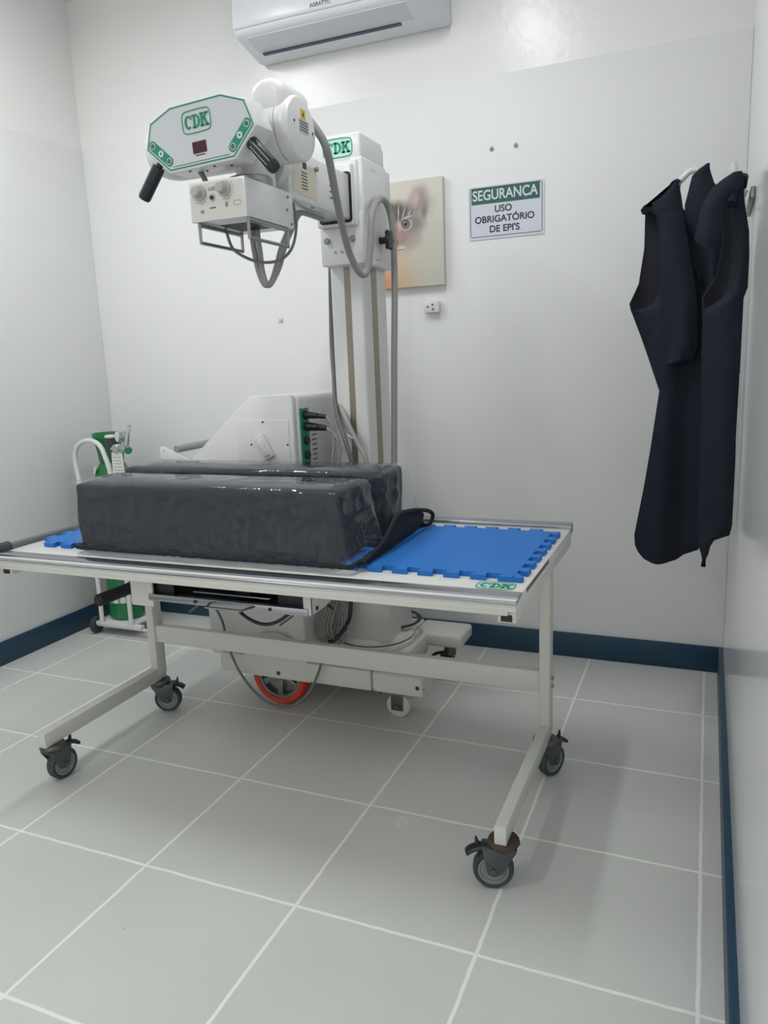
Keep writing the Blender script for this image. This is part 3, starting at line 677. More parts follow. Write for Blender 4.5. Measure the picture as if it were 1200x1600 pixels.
# tube housing: horizontal drum with end caps, and the rounded cable dome above
Fx = axis_frame((-1.83, -0.925, 1.990), (0, -0.925, 1.990))
b = B(); b.lathe([(0, 0), (0.045, 0.004), (0.072, 0.022), (0.086, 0.055), (0.092, 0.085), (0.093, 0.10), (0.093, 0.515), (0.0915, 0.5165)], Fx, 64)
b.prism([(-0.060, -0.02), (0.062, -0.02), (0.062, 0.078)] + arc(0.001, 0.078, 0.061, 0.050, 0, 180, 20)[1:-1] + [(-0.060, 0.078)], -0.095, 0.080, frame((-1.342, -0.925, 2.0), (1, 0, 0), (0, 0, 1)), bev=0.026, seg=5)
b.cyl((-1.44, -0.925, 1.80), (-1.44, -0.925, 1.93), 0.062, bev=0.004)
house = b.obj('tube_housing', WHITE, mc)
b = B(); b.lathe([(0.090, 0.5165), (0.090, 0.5185)], Fx, 64); b.lathe([(0.0925, 0.519), (0.0935, 0.522), (0.0935, 0.555), (0.088, 0.563), (0.078, 0.566), (0, 0.566)], Fx, 64); ecap = b.obj('end_cap', WHITE, house)
Fcap = frame((-1.2640, -0.925, 1.990), (0, 1, 0), (0, 0, 1))
b = B(); b.prism([(-0.008, 0.028), (0.022, 0.028), (0.022, 0.056), (-0.008, 0.056)], 0, 0.0008, Fcap); b.obj('warning_sticker', YELLOW, ecap, label='yellow warning sticker')
b = B(); b.prism([(-0.022, -0.012), (0.040, -0.012), (0.040, 0.026), (-0.022, 0.026)], 0, 0.0008, Fcap); b.obj('rating_sticker', STICK, ecap)
b = B()
for k in range(4): b.prism([(-0.016, -0.006 + 0.008 * k), (0.034, -0.006 + 0.008 * k), (0.034, -0.0035 + 0.008 * k), (-0.016, -0.0035 + 0.008 * k)], 0.0008, 0.0013, Fcap)
b.prism([(0.0, 0.036), (0.014, 0.036), (0.007, 0.050)], 0.0008, 0.0013, Fcap)
for (u, v) in ((-0.05, 0.012), (0.066, 0.0)): b.prism(arc(u, v, 0.004, 0.004, 0, 330, 11), 0, 0.001, Fcap)
each(b, 'label_print', INKK, ecap)
# control panel
Rp = Matrix(((0.998, 0.042, -0.036), (-0.043, 0.999, -0.025), (0.035, 0.026, 0.999))).to_4x4()
Pm = Matrix.Translation((-1.489, -1.15, 1.943)) @ Rp @ Matrix(((1, 0, 0, 0), (0, 0, -1, 0), (0, 1, 0, 0), (0, 0, 0, 1)))   # u right, v up, normal to viewer
OCT = [(-0.118, -0.072), (0.118, -0.072), (0.195, 0.0), (0.171, 0.069), (0.092, 0.098), (-0.092, 0.098), (-0.171, 0.069), (-0.195, 0.0)]
def grow(P, d):
    n = len(P); Q = [Vector(p) for p in P]; out = []
    for i in range(n):
        e1 = (Q[i] - Q[i - 1]).normalized(); e2 = (Q[(i + 1) % n] - Q[i]).normalized()
        n1 = Vector((e1.y, -e1.x)); n2 = Vector((e2.y, -e2.x)); k = n1 + n2; k = k / k.dot(n1); out.append(tuple(Q[i] + k * d))
    return out
b = B(); b.prism(grow(OCT, 0.006), -0.088, -0.001, Pm, bev=0.003); b.box(-0.10, 0.10, -0.02, 0.06, -0.20, -0.08, bev=0.004, M=Pm); pan = b.obj('control_panel', WHITE, mc)
b = B(); b.prism(grow(OCT, 0.001), -0.0012, -0.0002, Pm); b.obj('panel_film', PLATEW, pan)
b = B(); ring_poly(b, OCT, 0.004, -0.0004, 0.0004, Pm)
for s in (1, -1):
    a, c = Vector((s * 0.172, 0.0075)), Vector((s * 0.116, -0.0455)); d = (c - a); ang = math.atan2(d.y, d.x)
    Mp = Pm @ Matrix.Translation(((a.x + c.x) / 2, (a.y + c.y) / 2, 0)) @ Matrix.Rotation(ang, 4, 'Z')
    b.prism(rrect(d.length + 0.028, 0.027, 0.0132, 6), -0.0003, 0.0006, Mp)
b.obj('green_border', GREEN, pan)
b1, b2 = B(), B()
for s in (1, -1):
    for k, (u, v) in enumerate(((0.171, 0.0065), (0.144, -0.019), (0.117, -0.0445))):
        fr = Pm @ Matrix.Translation((s * u, v, 0))
        b1.lathe([(0, 0.0005), (0.0095, 0.0005), (0.0095, 0.0015), (0, 0.0015)], fr, 24)
        r = 0.0072 if k != 1 else 0.0035
        b2.lathe([(0, 0.0015), (r, 0.0015), (r, 0.0024), (0, 0.0026)], fr, 20)
each(b1, 'button_rim', SIGNW, pan); each(b2, 'button', mat('button_grey', (92, 98, 112), 0.4), pan)
cdk_logo(Pm @ Matrix.Translation((-0.001, 0.046, 0)), 0.099, pan, None, h=0.060)
b = B(); b.prism(rrect(0.050, 0.032, 0.002, 3, 0, -0.025), -0.0002, 0.001, Pm); b.obj('display', DISP, pan)
b = B(); b.prism([(-0.017, -0.0475), (0.017, -0.0475), (0.017, -0.0445), (-0.017, -0.0445)], -0.0002, 0.0004, Pm)
for k in range(26): b.prism([(-0.104 + 0.008 * k, -0.0635), (-0.098 + 0.008 * k, -0.0635), (-0.098 + 0.008 * k, -0.0615), (-0.104 + 0.008 * k, -0.0615)], -0.0002, 0.0004, Pm)
b.obj('fine_print', INKK, pan)
b = B()
for (u, d) in ((-0.06, 0.02), (0.03, 0.02), (-0.02, 0.05), (0.07, 0.05)):
    p = Pm @ Vector((u, -0.0775, -d)); b.cyl(p, p + (Pm.to_3x3() @ Vector((0, -0.003, 0))), 0.004, seg=10)
each(b, 'screw', INKK, pan)
# grips
def grip(p0, p1, ribs):
    b = B(); d = (Vector(p1) - Vector(p0)); L = d.length
    b.lathe([(0, -0.02), (0.010, -0.02), (0.010, 0.0), (0.0185, 0.002), (0.0195, 0.006), (0.0195, L - 0.006), (0.0165, L), (0, L)], axis_frame(p0, p1), 28)
    o = b.obj('handle_grip', BLACK, pan)
    if ribs:
        b = B(); fr = axis_frame(p0, p1)
        for k in range(9):
            a = 2 * math.pi * k / 9; b.cyl(fr @ Vector((0.0195 * math.cos(a), 0.0195 * math.sin(a), 0.018)), fr @ Vector((0.0195 * math.cos(a), 0.0195 * math.sin(a), L - 0.018)), 0.0013, seg=6)
        each(b, 'chrome_rib', CHROME, o)
grip((-1.665, -1.115, 1.893), (-1.735, -1.115, 1.806), False)
grip((-1.325, -1.13, 1.915), (-1.250, -1.13, 1.832), True)
# collimator
CX0, CX1, CYF, CYB, CZ0, CZ1 = -1.538, -1.344, -1.15, -0.868, 1.713, 1.822
b = B(); b.box(CX0, CX1, CYF + 0.012, CYB, CZ0, CZ1, bev=0.003); b.box(CX0 - 0.001, CX1 + 0.001, CYF, CYF + 0.0135, CZ0 - 0.002, CZ1 + 0.001, bev=0.003)
col = b.obj('collimator', WHITE, mc)
Fc = frame((0, CYF - 0.0002, 0), (1, 0, 0), (0, 0, 1))
b = B(); b.prism(rrect(0.182, 0.098, 0.003, 3, -1.441, 1.7675), 0, 0.0006, Fc); b.obj('front_label', mat('label_cream', (214, 214, 206), 0.5), col)
for (u, v) in ((-1.499, 1.791), (-1.413, 1.794)):
    b = B(); b.cyl((u, CYF, v), (u, CYF - 0.010, v), 0.022, 0.0215, bev=0.002, seg=32); b.cyl((u, CYF - 0.009, v), (u, CYF - 0.032, v), 0.0145, 0.0135, bev=0.002, seg=28); b.obj('dial_knob', KNOBG, col)
b = B(); b.cyl((-1.457, CYF, 1.774), (-1.457, CYF - 0.004, 1.774), 0.0105, bev=0.001); b.obj('button_ring', CHROME, col)
b = B(); b.cyl((-1.457, CYF - 0.003, 1.774), (-1.457, CYF - 0.007, 1.774), 0.006, bev=0.001); b.obj('light_button', INK, col)
text_obj('label_text', 'LUZ', 0.013, Fc @ Matrix.Translation((-1.457, 1.799, 0.0008)), INKK, col)
b = B()
for s in (-1, 1):
    b.prism([(-1.495 - 0.006, 1.738 + s * 0.0022 - 0.0012), (-1.495 + 0.006, 1.738 + s * 0.0022 - 0.0012), (-1.495 + 0.006, 1.738 + s * 0.0022 + 0.0012), (-1.495 - 0.006, 1.738 + s * 0.0022 + 0.0012)], 0.0006, 0.0011, Fc)
    b.prism([(-1.409 + s * 0.0025 - 0.0012, 1.744), (-1.409 + s * 0.0025 + 0.0012, 1.744), (-1.409 + s * 0.0025 + 0.0012, 1.757), (-1.409 + s * 0.0025 - 0.0012, 1.757)], 0.0006, 0.0011, Fc)
each(b, 'axis_mark', INKK, col)
for (cx, cv, a0, a1) in ((-1.499, 1.791, 200, 330), (-1.413, 1.794, -100, 30)):
    b = B()
    for k in range(12):
        a = math.radians(a0 + (a1 - a0) * k / 11); r0, r1 = 0.0265, 0.0305 if k % 3 else 0.0325
        e = Vector((math.cos(a), math.sin(a))); n2 = Vector((-e.y, e.x)) * 0.0005
        q = Vector((cx, cv)); b.prism([tuple(q + e * r0 - n2), tuple(q + e * r1 - n2), tuple(q + e * r1 + n2), tuple(q + e * r0 + n2)], 0.0006, 0.001, Fc)
    b.obj('dial_scale', INKK, col)
b = B(); b.prism([(-1.468, 1.7445), (-1.447, 1.7445), (-1.447, 1.7475), (-1.468, 1.7475)], 0.0006, 0.001, Fc)
b.obj('button_print', INKK, col)
b = B(); ring_poly(b, rrect(0.024, 0.013, 0.001, 2, -1.372, 1.752), 0.0008, 0.0006, 0.001, Fc); b.obj('label_frame', INKK, col)
b = B(); b.box(-1.50, -1.385, -1.06, -0.93, CZ0 - 0.001, CZ0 + 0.0005, bev=0); b.obj('light_window', DARK, col)
b = B()
for ys, zs in ((-0.90, 1.805), (-0.91, 1.765), (-0.885, 1.725)): b.cyl((CX1, ys, zs), (CX1 + 0.003, ys, zs), 0.0045, seg=10)
each(b, 'screw', STEEL, col)
b = B()
for xr, y0, y1 in ((CX0 + 0.014, -1.13, -0.90), (CX1 - 0.008, -1.13, -0.90)):
    b.tube([(xr, y0, CZ0), (xr, y0, CZ0 - 0.058), (xr, y1, CZ0 - 0.058), (xr, y1, CZ0)], 0.0055, smooth=False, seg=8)
    b.box(xr - 0.006, xr + 0.006, y0, y1, CZ0 - 0.012, CZ0 - 0.002, bev=0.001)
each(b, 'filter_rail', STEEL, col)
b = B(); b.cyl((-1.44, -0.96, 1.82), (-1.44, -0.96, 1.86), 0.070, bev=0.003, seg=40); b.box(-1.50, -1.38, -1.03, -0.89, 1.822, 1.842, bev=0.004); b.obj('swivel_mount', STEEL, col)
b = B(); b.cyl((-1.505, -1.10, 1.825), (-1.535, -1.09, 1.87), 0.008, bev=0.001); b.obj('support_strut', GREYD, col)
# the head is scaled about the camera position, nearer and smaller, same image outline
HT = Matrix.Translation((-1.3152, -1.3998, 1.8610)) @ Matrix.Scale(0.876, 4) @ Matrix.Translation((1.489, 1.15, -1.943))
for q in set(bpy.data.objects) - NB:
    if q.type == 'MESH': q.data.transform(HT)
# hoses and cables, paths mostly unprojected from image pixels at chosen depths
def cable(name, pts, r, m, **k): b = B(); b.tube(pts, r, **k); return b.obj(name, m, mc)
cable('tube_hose', [(-1.150, -1.105, 1.955), (-1.128, -1.10, 1.925), (-1.112, -1.092, 1.895), (-1.108, -1.078, 1.868), (-1.117, -1.045, 1.840), (-1.130, -1.000, 1.796), (-1.160, -0.900, 1.715), (-1.183, -0.800, 1.633), (-1.176, -0.740, 1.574), (-1.159, -0.715, 1.582), (-1.150, -0.700, 1.671), (-1.150, -0.680, 1.760), (-1.160, -0.617, 1.812), (-1.160, -0.558, 1.836), (-1.158, -0.507, 1.815), (-1.152, -0.488, 1.741), (-1.155, -0.480, 1.565), (-1.160, -0.498, 1.29), (-1.165, -0.522, 0.912), (-1.165, -0.54, 0.68)], 0.0115, GREY, seg=14)
cable('column_cable', [(-1.365, -0.57, 1.70), (-1.368, -0.56, 1.60), (-1.382, -0.55, 1.485), (-1.388, -0.55, 1.299), (-1.348, -0.60, 1.154), (-1.281, -0.66, 1.058), (-1.237, -0.68, 0.99), (-1.202, -0.69, 0.92), (-1.19, -0.69, 0.75)], 0.0095, GREY, seg=12)
cable('column_cable', [(-1.352, -0.60, 1.63), (-1.372, -0.575, 1.45), (-1.375, -0.57, 1.29), (-1.344, -0.63, 1.113), (-1.290, -0.675, 1.00), (-1.262, -0.69, 0.92), (-1.25, -0.69, 0.72)], 0.0085, GREYD, seg=12)
b = B()
for p, r in (((-1.358, -0.590, 1.175), 0.016), ((-1.262, -0.672, 1.02), 0.020)): b.lathe([(r, -0.002), (r + 0.001, 0), (r, 0.002), (r - 0.002, 0), (r, -0.002)], Matrix.Translation(p) @ Matrix.Rotation(0.5, 4, 'Y'), 20)
each(b, 'cable_tie', PAPER, mc)
for dx in (0.0, 0.018):
    cable('high_voltage_cable', [(-1.306 + dx, -1.185, 1.76), (-1.304 + dx, -1.190, 1.714), (-1.299 + dx, -1.200, 1.646), (-1.295 + dx, -1.200, 1.599), (-1.286 + dx * 0.7, -1.200, 1.546), (-1.274 + dx * 0.4, -1.190, 1.510), (-1.264, -1.170 + dx * 0.3, 1.520), (-1.267, -1.130 + dx, 1.568), (-1.263, -1.100 + dx, 1.625), (-1.250, -1.070 + dx, 1.681), (-1.255, -1.020 + dx, 1.724), (-1.262, -0.950, 1.741), (-1.265, -0.82, 1.742)], 0.0078, GREY, seg=10)
cable('light_cable', [(-1.352, -1.25, 1.700), (-1.348, -1.26, 1.672), (-1.343, -1.26, 1.646), (-1.332, -1.250, 1.606), (-1.288, -1.240, 1.577), (-1.249, -1.220, 1.567), (-1.214, -1.190, 1.576), (-1.193, -1.160, 1.612), (-1.193, -1.130, 1.677), (-1.200, -1.130, 1.735)], 0.0042, GREYD)
# bundle tied beside the column
b = B()
for k in range(6):
    q = k * 0.014
    b.tube([(-1.335 + q * 0.6, -0.70, 0.60), (-1.355 + q * 0.6, -0.735, 0.50), (-1.375 + q * 0.8, -0.752, 0.42), (-1.405 + q, -0.765 - 0.003 * k, 0.34), (-1.410 + q, -0.76, 0.28), (-1.385 + q, -0.75, 0.255), (-1.360 + q, -0.745, 0.29), (-1.345 + q * 0.8, -0.735, 0.36), (-1.345 + q * 0.5, -0.73, 0.42)], 0.0036)
b.obj('cable_bundle', GREY, mc)
b = B(); b.tube([(-1.30, -0.70, 0.60), (-1.278, -0.72, 0.45), (-1.285, -0.735, 0.34), (-1.335, -0.755, 0.268), (-1.36, -0.76, 0.258)], 0.0075); b.tube([(-1.40, -0.772, 0.425), (-1.36, -0.775, 0.415), (-1.325, -0.76, 0.385)], 0.004); b.obj('black_cable', BLACK, mc)
cable('power_cord', [(-1.33, -1.04, 0.63), (-1.345, -1.035, 0.57), (-1.37, -1.03, 0.50), (-1.39, -0.95, 0.43), (-1.48, -0.90, 0.36)], 0.0042, GREYD)
cable('power_cord', [(-1.90, -0.87, 0.36), (-1.84, -0.875, 0.40), (-1.78, -0.88, 0.40), (-1.74, -0.885, 0.34), (-1.72, -0.89, 0.25), (-1.66, -0.90, 0.14), (-1.57, -0.90, 0.055), (-1.47, -0.90, 0.045), (-1.39, -0.895, 0.10), (-1.34, -0.88, 0.20), (-1.33, -0.87, 0.28)], 0.0048, GREYD)

# ------------------------------------------------------------------ oxygen cylinder on its trolley
OX, OY = -2.742, -0.285
ox = thing('oxygen_cylinder', 'green oxygen cylinder with chrome regulator standing in a white trolley', 'gas cylinder', (OX, OY, 0.07))
Mo = Matrix.Translation((OX, OY, 0))
b = B(); b.lathe([(0, 0.074), (0.078, 0.074), (0.089, 0.088), (0.089, 0.74), (0.087, 0.78), (0.078, 0.815), (0.060, 0.848), (0.040, 0.868), (0.034, 0.89), (0, 0.89)], Mo, 48); body = b.obj('cylinder_body', OXY, ox)
b = B(); b.lathe([(0.053, 0.862), (0.062, 0.92), (0.077, 0.995), (0.080, 0.995), (0.0775, 0.980), (0.065, 0.918), (0.057, 0.858), (0.053, 0.862)], Mo, 48)
guard = b.obj('valve_guard', OXY, ox)
b = B(); b.cyl((OX, OY, 0.885), (OX, OY, 0.955), 0.014); b.tube([(OX, OY, 0.93), (-2.700, -0.335, 0.93), (-2.660, -0.368, 0.928), (-2.600, -0.392, 0.932)], 0.014, n=4); b.cyl((-2.625, -0.385, 0.932), (-2.540, -0.402, 0.934), 0.017, bev=0.003); b.cyl((-2.600, -0.375, 0.934), (-2.598, -0.415, 0.934), 0.020, bev=0.003); b.cyl((-2.560, -0.398, 0.935), (-2.560, -0.398, 0.975), 0.009); b.obj('regulator', CHROME, ox)
b = B(); b.cyl((-2.664, -0.368, 0.905), (-2.662, -0.365, 0.980), 0.018, 0.026, bev=0.003); vk = b.obj('valve_knob', RUBBER, ox)
b = B(); b.cyl((-2.662, -0.365, 0.979), (-2.662, -0.365, 0.992), 0.026, bev=0.003); b.obj('knob_top', PAPER, vk)
b = B(); b.cyl((-2.558, -0.390, 0.992), (-2.572, -0.420, 0.990), 0.027, bev=0.003); gg = b.obj('pressure_gauge', CHROME, ox)
b = B(); b.cyl((-2.572, -0.4202, 0.990), (-2.5727, -0.4216, 0.990), 0.0225); gf = b.obj('gauge_face', PAPER, gg)
b = B(); b.cyl((-2.540, -0.402, 0.940), (-2.512, -0.402, 1.040), 0.011, bev=0.002); b.obj('flow_tube', CLEAR, ox)
b = B(); b.cyl((-2.525, -0.405, 0.930), (-2.508, -0.430, 0.928), 0.017, bev=0.004); b.obj('flow_knob', OXY, ox)
Mt = frame((-2.596, -0.405, 0.842), (1, 0.1, 0.0), (-0.10, 0, 1))
b = B(); b.prism([(-0.034, -0.10), (0.034, -0.10), (0.028, 0.075), (-0.030, 0.075)], 0, 0.0012, Mt); tagp = b.obj('paper_tag', PAPER, ox)
b = B()
for k in range(10): b.prism([(-0.024, -0.085 + 0.015 * k), (0.021, -0.085 + 0.015 * k), (0.021, -0.083 + 0.015 * k), (-0.024, -0.083 + 0.015 * k)], 0.0012, 0.0018, Mt)
b.obj('tag_print', GREYD, tagp)
Ms = frame((-2.790, -0.353, 0.822), (0.8, -0.55, 0.10), (-0.1, 0.35, 1)); b = B(); b.prism([(-0.022, -0.016), (0.022, -0.016), (0.022, 0.016), (-0.022, 0.016)], 0, 0.001, Ms); b.obj('paper_label', PAPER, ox)

tr = thing('cylinder_trolley', 'white tubular trolley with small wheels holding the oxygen cylinder', 'trolley', (OX, OY - 0.05, 0))
b = B()
b.tube([(-2.818, -0.388, 0.055), (-2.818, -0.388, 0.28), (-2.830, -0.388, 0.523), (-2.860, -0.385, 0.745), (-2.879, -0.38, 0.869), (-2.862, -0.38, 0.931), (-2.815, -0.38, 0.962), (-2.763, -0.38, 0.966), (-2.712, -0.385, 0.944), (-2.683, -0.39, 0.893), (-2.660, -0.39, 0.797), (-2.650, -0.388, 0.534), (-2.636, -0.388, 0.295), (-2.636, -0.388, 0.055)], 0.0115, n=6, seg=12)
b.obj('handle_frame', WHITE, tr)
b = B()
for z0 in (0.165, 0.60):
    A = arc(OX, OY, 0.092, 0.092, 180, 400, 28); A2 = arc(OX, OY, 0.0955, 0.0955, 180, 400, 28); band(b, A, A2, z0, z0 + 0.030, Matrix.Identity(4)); bmesh.ops.remove_doubles(b.bm, verts=b.bm.verts, dist=1e-5)
each(b, 'retaining_band', WHITE, tr)
b = B(); b.box(-2.865, -2.575, -0.392, -0.365, 0.045, 0.066, bev=0.003); b.box(-2.850, -2.62, -0.375, -0.19, 0.058, 0.0725, bev=0.002); b.cyl((-2.875, -0.375, 0.042), (-2.50, -0.375, 0.042), 0.007, seg=10); b.obj('base_plate', WHITE, tr)
for xs in (-2.868, -2.500):
    b = B(); b.lathe([(0, -0.010), (0.034, -0.013), (0.042, -0.008), (0.042, 0.008), (0.034, 0.013), (0, 0.010)], axis_frame((xs, -0.375, 0.042), (xs + 1, -0.375, 0.042)), 28); w = b.obj('wheel', RUBBER, tr)

# ------------------------------------------------------------------ air conditioner
ac = thing('air_conditioner', 'white split air conditioner unit high on the back wall', 'air conditioner', (-1.5, -0.1, 2.56))
AX0, AX1 = -1.928, -1.072
Fyx = frame((0, 0, 0), (0, 1, 0), (0, 0, 1))        # normal +x
b = B(); b.prism([(0.009, 2.560), (-0.030, 2.556), (-0.190, 2.592), (-0.214, 2.606), (-0.218, 2.620), (-0.214, 2.80), (-0.18, 2.845), (0.009, 2.855)][::-1], AX0, AX1, Fyx, bev=0.010, seg=3); acb = b.obj('housing', ACW, ac)
b = B(); b.prism([(-0.2165, 2.622), (-0.225, 2.626), (-0.228, 2.64), (-0.220, 2.80), (-0.20, 2.838), (-0.19, 2.838)][::-1], AX0 + 0.004, AX1 - 0.03, Fyx, bev=0.003); acf = b.obj('front_panel', ACW, ac)
Fs = frame((0, -0.202, 2.5935), (1, 0, 0), (0, -0.170, 0.038)); Fs = frame((0, -0.115, 2.5742), (-1, 0, 0), (0, -0.165, 0.0375))
b = B(); b.box(-(-1.187), -(-1.882), -0.020, 0.086, 0.0, 0.005, bev=0.002, M=Fs); b.obj('louver', ACG, ac)
b = B(); b.box(-(-1.245), -(-1.868), -0.034, -0.0205, -0.004, 0.0025, bev=0, M=Fs); b.obj('outlet_slot', SLOT, ac)
text_obj('badge_text', 'AGRATTO', 0.019, frame((-1.525, -0.2290, 2.643), (1, 0, 0), (0, -0.005, 1)), mat('badge_grey', (120, 124, 132), 0.4), acf, bold=0.0002)
b = B()
for k in range(2): b.box(AX1 - 0.0008, AX1 + 0.0008, -0.17 + 0.02 * k, -0.158 + 0.02 * k, 2.66, 2.664, bev=0)
b.obj('side_label', GREYD, ac)

# ------------------------------------------------------------------ things on the back wall
sg = thing('safety_sign', 'rectangular white safety sign with green header on the back wall', 'sign', (-0.858, 0, 1.85))
Fw = frame((0, 0, 0), (1, 0, 0), (0, 0, 1))
b = B(); b.prism(rrect(0.306, 0.204, 0.003, 2, -0.858, 1.851), 0.0002, 0.0035, Fw); plate = b.obj('sign_plate', SIGNW, sg)
b = B(); ring_poly(b, rrect(0.292, 0.188, 0.010, 5, -0.858, 1.853), 0.0022, 0.0035, 0.0040, Fw); b.obj('sign_border', INK, sg)
b = B(); b.prism(rrect(0.276, 0.060, 0.001, 1, -0.860, 1.9145), 0.0035, 0.0042, Fw); b.obj('header_band', TEALS, sg)
def wt(name, s, size, x, z, m, bold, sx=1.0): text_obj(name, s, size, Fw @ Matrix.Translation((x, z, 0.0044)), m, sg, bold=bold, depth=0.0004, sx=sx)
wt('header_text', 'SEGURANÇA', 0.054, -0.862, 1.9155, SIGNW, 0.0010, 0.835)
wt('sign_text', 'USO', 0.036, -0.868, 1.861, INK, 0.0006); wt('sign_text', 'OBRIGATÓRIO', 0.036, -0.864, 1.8235, INK, 0.0006); wt('sign_text', "DE EPI'S", 0.036, -0.864, 1.7855, INK, 0.0006)

# cat picture, painted with soft strokes on a stretched canvas
def cat_material(x0, z0, w, h):
    m = bpy.data.materials.new('kitten_painting'); m.use_nodes = True; nt = m.node_tree; p = nt.nodes['Principled BSDF']; p.inputs['Roughness'].default_value = 0.7
    N = nt.nodes.new; Lk = nt.links.new
    tc = N('ShaderNodeTexCoord'); nz = N('ShaderNodeTexNoise'); nz.inputs['Scale'].default_value = 26; nz.inputs['Detail'].default_value = 4
    Lk(tc.outputs['Object'], nz.inputs['Vector'])
    wv = N('ShaderNodeVectorMath'); wv.operation = 'MULTIPLY_ADD'; wv.inputs[1].default_value = (0.016, 0.0, 0.016); wv.inputs[2].default_value = (0, 0, 0)
    sb = N('ShaderNodeVectorMath'); sb.operation = 'SUBTRACT'; sb.inputs[1].default_value = (0.5, 0.5, 0.5)
    Lk(nz.outputs['Color'], sb.inputs[0]); Lk(sb.outputs[0], wv.inputs[0]); Lk(tc.outputs['Object'], wv.inputs[2])
    cur = srgb(216, 212, 199)
    last = None
    def blob(cx, cz, rx, rz, col, soft=0.7, amt=1.0, rot=0.0, warp=True):
        nonlocal last
        mp = N('ShaderNodeMapping'); mp.vector_type = 'TEXTURE'; mp.inputs['Location'].default_value = (cx, 0, cz); mp.inputs['Rotation'].default_value = (0, math.radians(rot), 0); mp.inputs['Scale'].default_value = (rx, 1000, rz)
        Lk(wv.outputs[0] if warp else tc.outputs['Object'], mp.inputs[0])
        ln = N('ShaderNodeVectorMath'); ln.operation = 'LENGTH'; Lk(mp.outputs[0], ln.inputs[0])
        mr = N('ShaderNodeMapRange'); mr.interpolation_type = 'SMOOTHSTEP'; mr.inputs[1].default_value = 1 - soft; mr.inputs[2].default_value = 1.0; mr.inputs[3].default_value = amt; mr.inputs[4].default_value = 0
        Lk(ln.outputs['Value'], mr.inputs[0])
        mx = N('ShaderNodeMix'); mx.data_type = 'RGBA'; mx.inputs['B'].default_value = srgb(*col); Lk(mr.outputs[0], mx.inputs['Factor'])
        if last is None: mx.inputs['A'].default_value = cur
        else: Lk(last, mx.inputs['A'])
        last = mx.outputs['Result']
    cx = -1.325
    blob(-1.50, 1.98, 0.16, 0.12, (222, 212, 184), 0.9, 0.8)
    blob(-1.36, 1.62, 0.19, 0.13, (226, 190, 150), 0.9, 0.9)                        # chest
    blob(-1.37, 1.605, 0.06, 0.07, (232, 148, 98), 0.9, 0.75)
    for s in (1, -1):
        X = lambda d: cx + s * d
        blob(X(0.108), 1.925, 0.062, 0.085, (166, 152, 146), 0.7, 1, s * 18)         # ear
        blob(X(0.090), 1.930, 0.030, 0.060, (204, 184, 176), 0.8, 0.8, s * 12)
        blob(X(0.135), 1.885, 0.022, 0.055, (104, 104, 102), 0.9, 0.85, s * 10)      # dark ear edge
        blob(X(0.150), 1.900, 0.05, 0.07, (170, 168, 162), 1.0, 0.45, s * 25)
    blob(cx, 1.815, 0.135, 0.130, (166, 155, 149), 0.6, 1)                          # face
    blob(cx, 1.890, 0.118, 0.060, (112, 105, 101), 0.7, 1)                        # forehead
    blob(cx, 1.695, 0.105, 0.045, (224, 200, 176), 0.8, 0.95)                        # chin fur
    for s in (1, -1):
        X = lambda d: cx + s * d
        blob(X(0.085), 1.775, 0.060, 0.055, (190, 168, 160), 0.9, 0.7)
        blob(X(0.095), 1.838, 0.065, 0.065, (138, 130, 127), 0.9, 0.85)
        for (d, z, rx, rz, rot) in ((0.010, 1.898, 0.005, 0.042, 4), (0.030, 1.893, 0.005, 0.040, 12), (0.052, 1.888, 0.005, 0.034, 24), (0.020, 1.868, 0.004, 0.026, -8), (0.074, 1.880, 0.005, 0.026, 36)):
            blob(X(d), z, rx, rz, (84, 79, 77), 0.7, 0.6, s * rot)
        for (d, z, rx, rz, rot) in ((0.020, 1.888, 0.0035, 0.035, 6), (0.041, 1.882, 0.0035, 0.030, 18), (0.064, 1.878, 0.0035, 0.022, 30)):
            blob(X(d), z, rx, rz, (214, 209, 205), 0.6, 0.8, s * rot)
        blob(X(0.056), 1.866, 0.034, 0.007, (208, 200, 194), 0.7, 0.8, s * -12)      # brow
        blob(X(0.020), 1.835, 0.010, 0.040, (224, 212, 204), 0.8, 0.6, s * -6)
    blob(cx, 1.805, 0.022, 0.055, (190, 134, 122), 0.8, 0.9)                         # bridge of nose
    for s in (1, -1):
        X = lambda d: cx + s * d
        blob(X(0.042), 1.795, 0.036, 0.026, (190, 136, 128), 0.9, 0.6)              # pink below eye
        blob(X(0.052), 1.835, 0.032, 0.026, (224, 216, 208), 0.45, 0.95, s * -12, False)
        blob(X(0.064), 1.856, 0.020, 0.003, (92, 82, 80), 0.7, 0.6, s * -8, False)
        blob(X(0.050), 1.837, 0.0235, 0.0225, (62, 54, 54), 0.3, 1, 0, False)
        blob(X(0.050), 1.836, 0.0190, 0.0185, (146, 128, 110), 0.35, 1, 0, False)
        blob(X(0.049), 1.838, 0.0105, 0.0125, (50, 46, 58), 0.5, 1, 0, False)
        blob(X(0.045), 1.845, 0.004, 0.004, (206, 208, 214), 0.5, 0.9, 0, False)
        blob(X(0.028), 1.742, 0.030, 0.018, (232, 212, 196), 0.7, 0.95)              # muzzle
        blob(X(0.024), 1.7375, 0.024, 0.003, (112, 78, 68), 0.7, 0.95, s * -6, False)
    blob(cx + 0.002, 1.768, 0.019, 0.020, (178, 98, 96), 0.6, 0.95)                    # nose
    blob(cx + 0.002, 1.748, 0.003, 0.013, (136, 74, 70), 0.6, 0.95, 0, False)
    Lk(last, p.inputs['Base Color'])
    return m
cv = thing('canvas_picture', 'square canvas picture of a grey and orange kitten on the back wall', 'picture', (-1.325, 0, 1.58))
b = B(); b.box(-1.535, -1.112, -0.030, -0.0005, 1.584, 2.008, bev=0.003); b.obj('stretched_canvas', cat_material(-1.535, 1.584, 0.423, 0.424), cv)
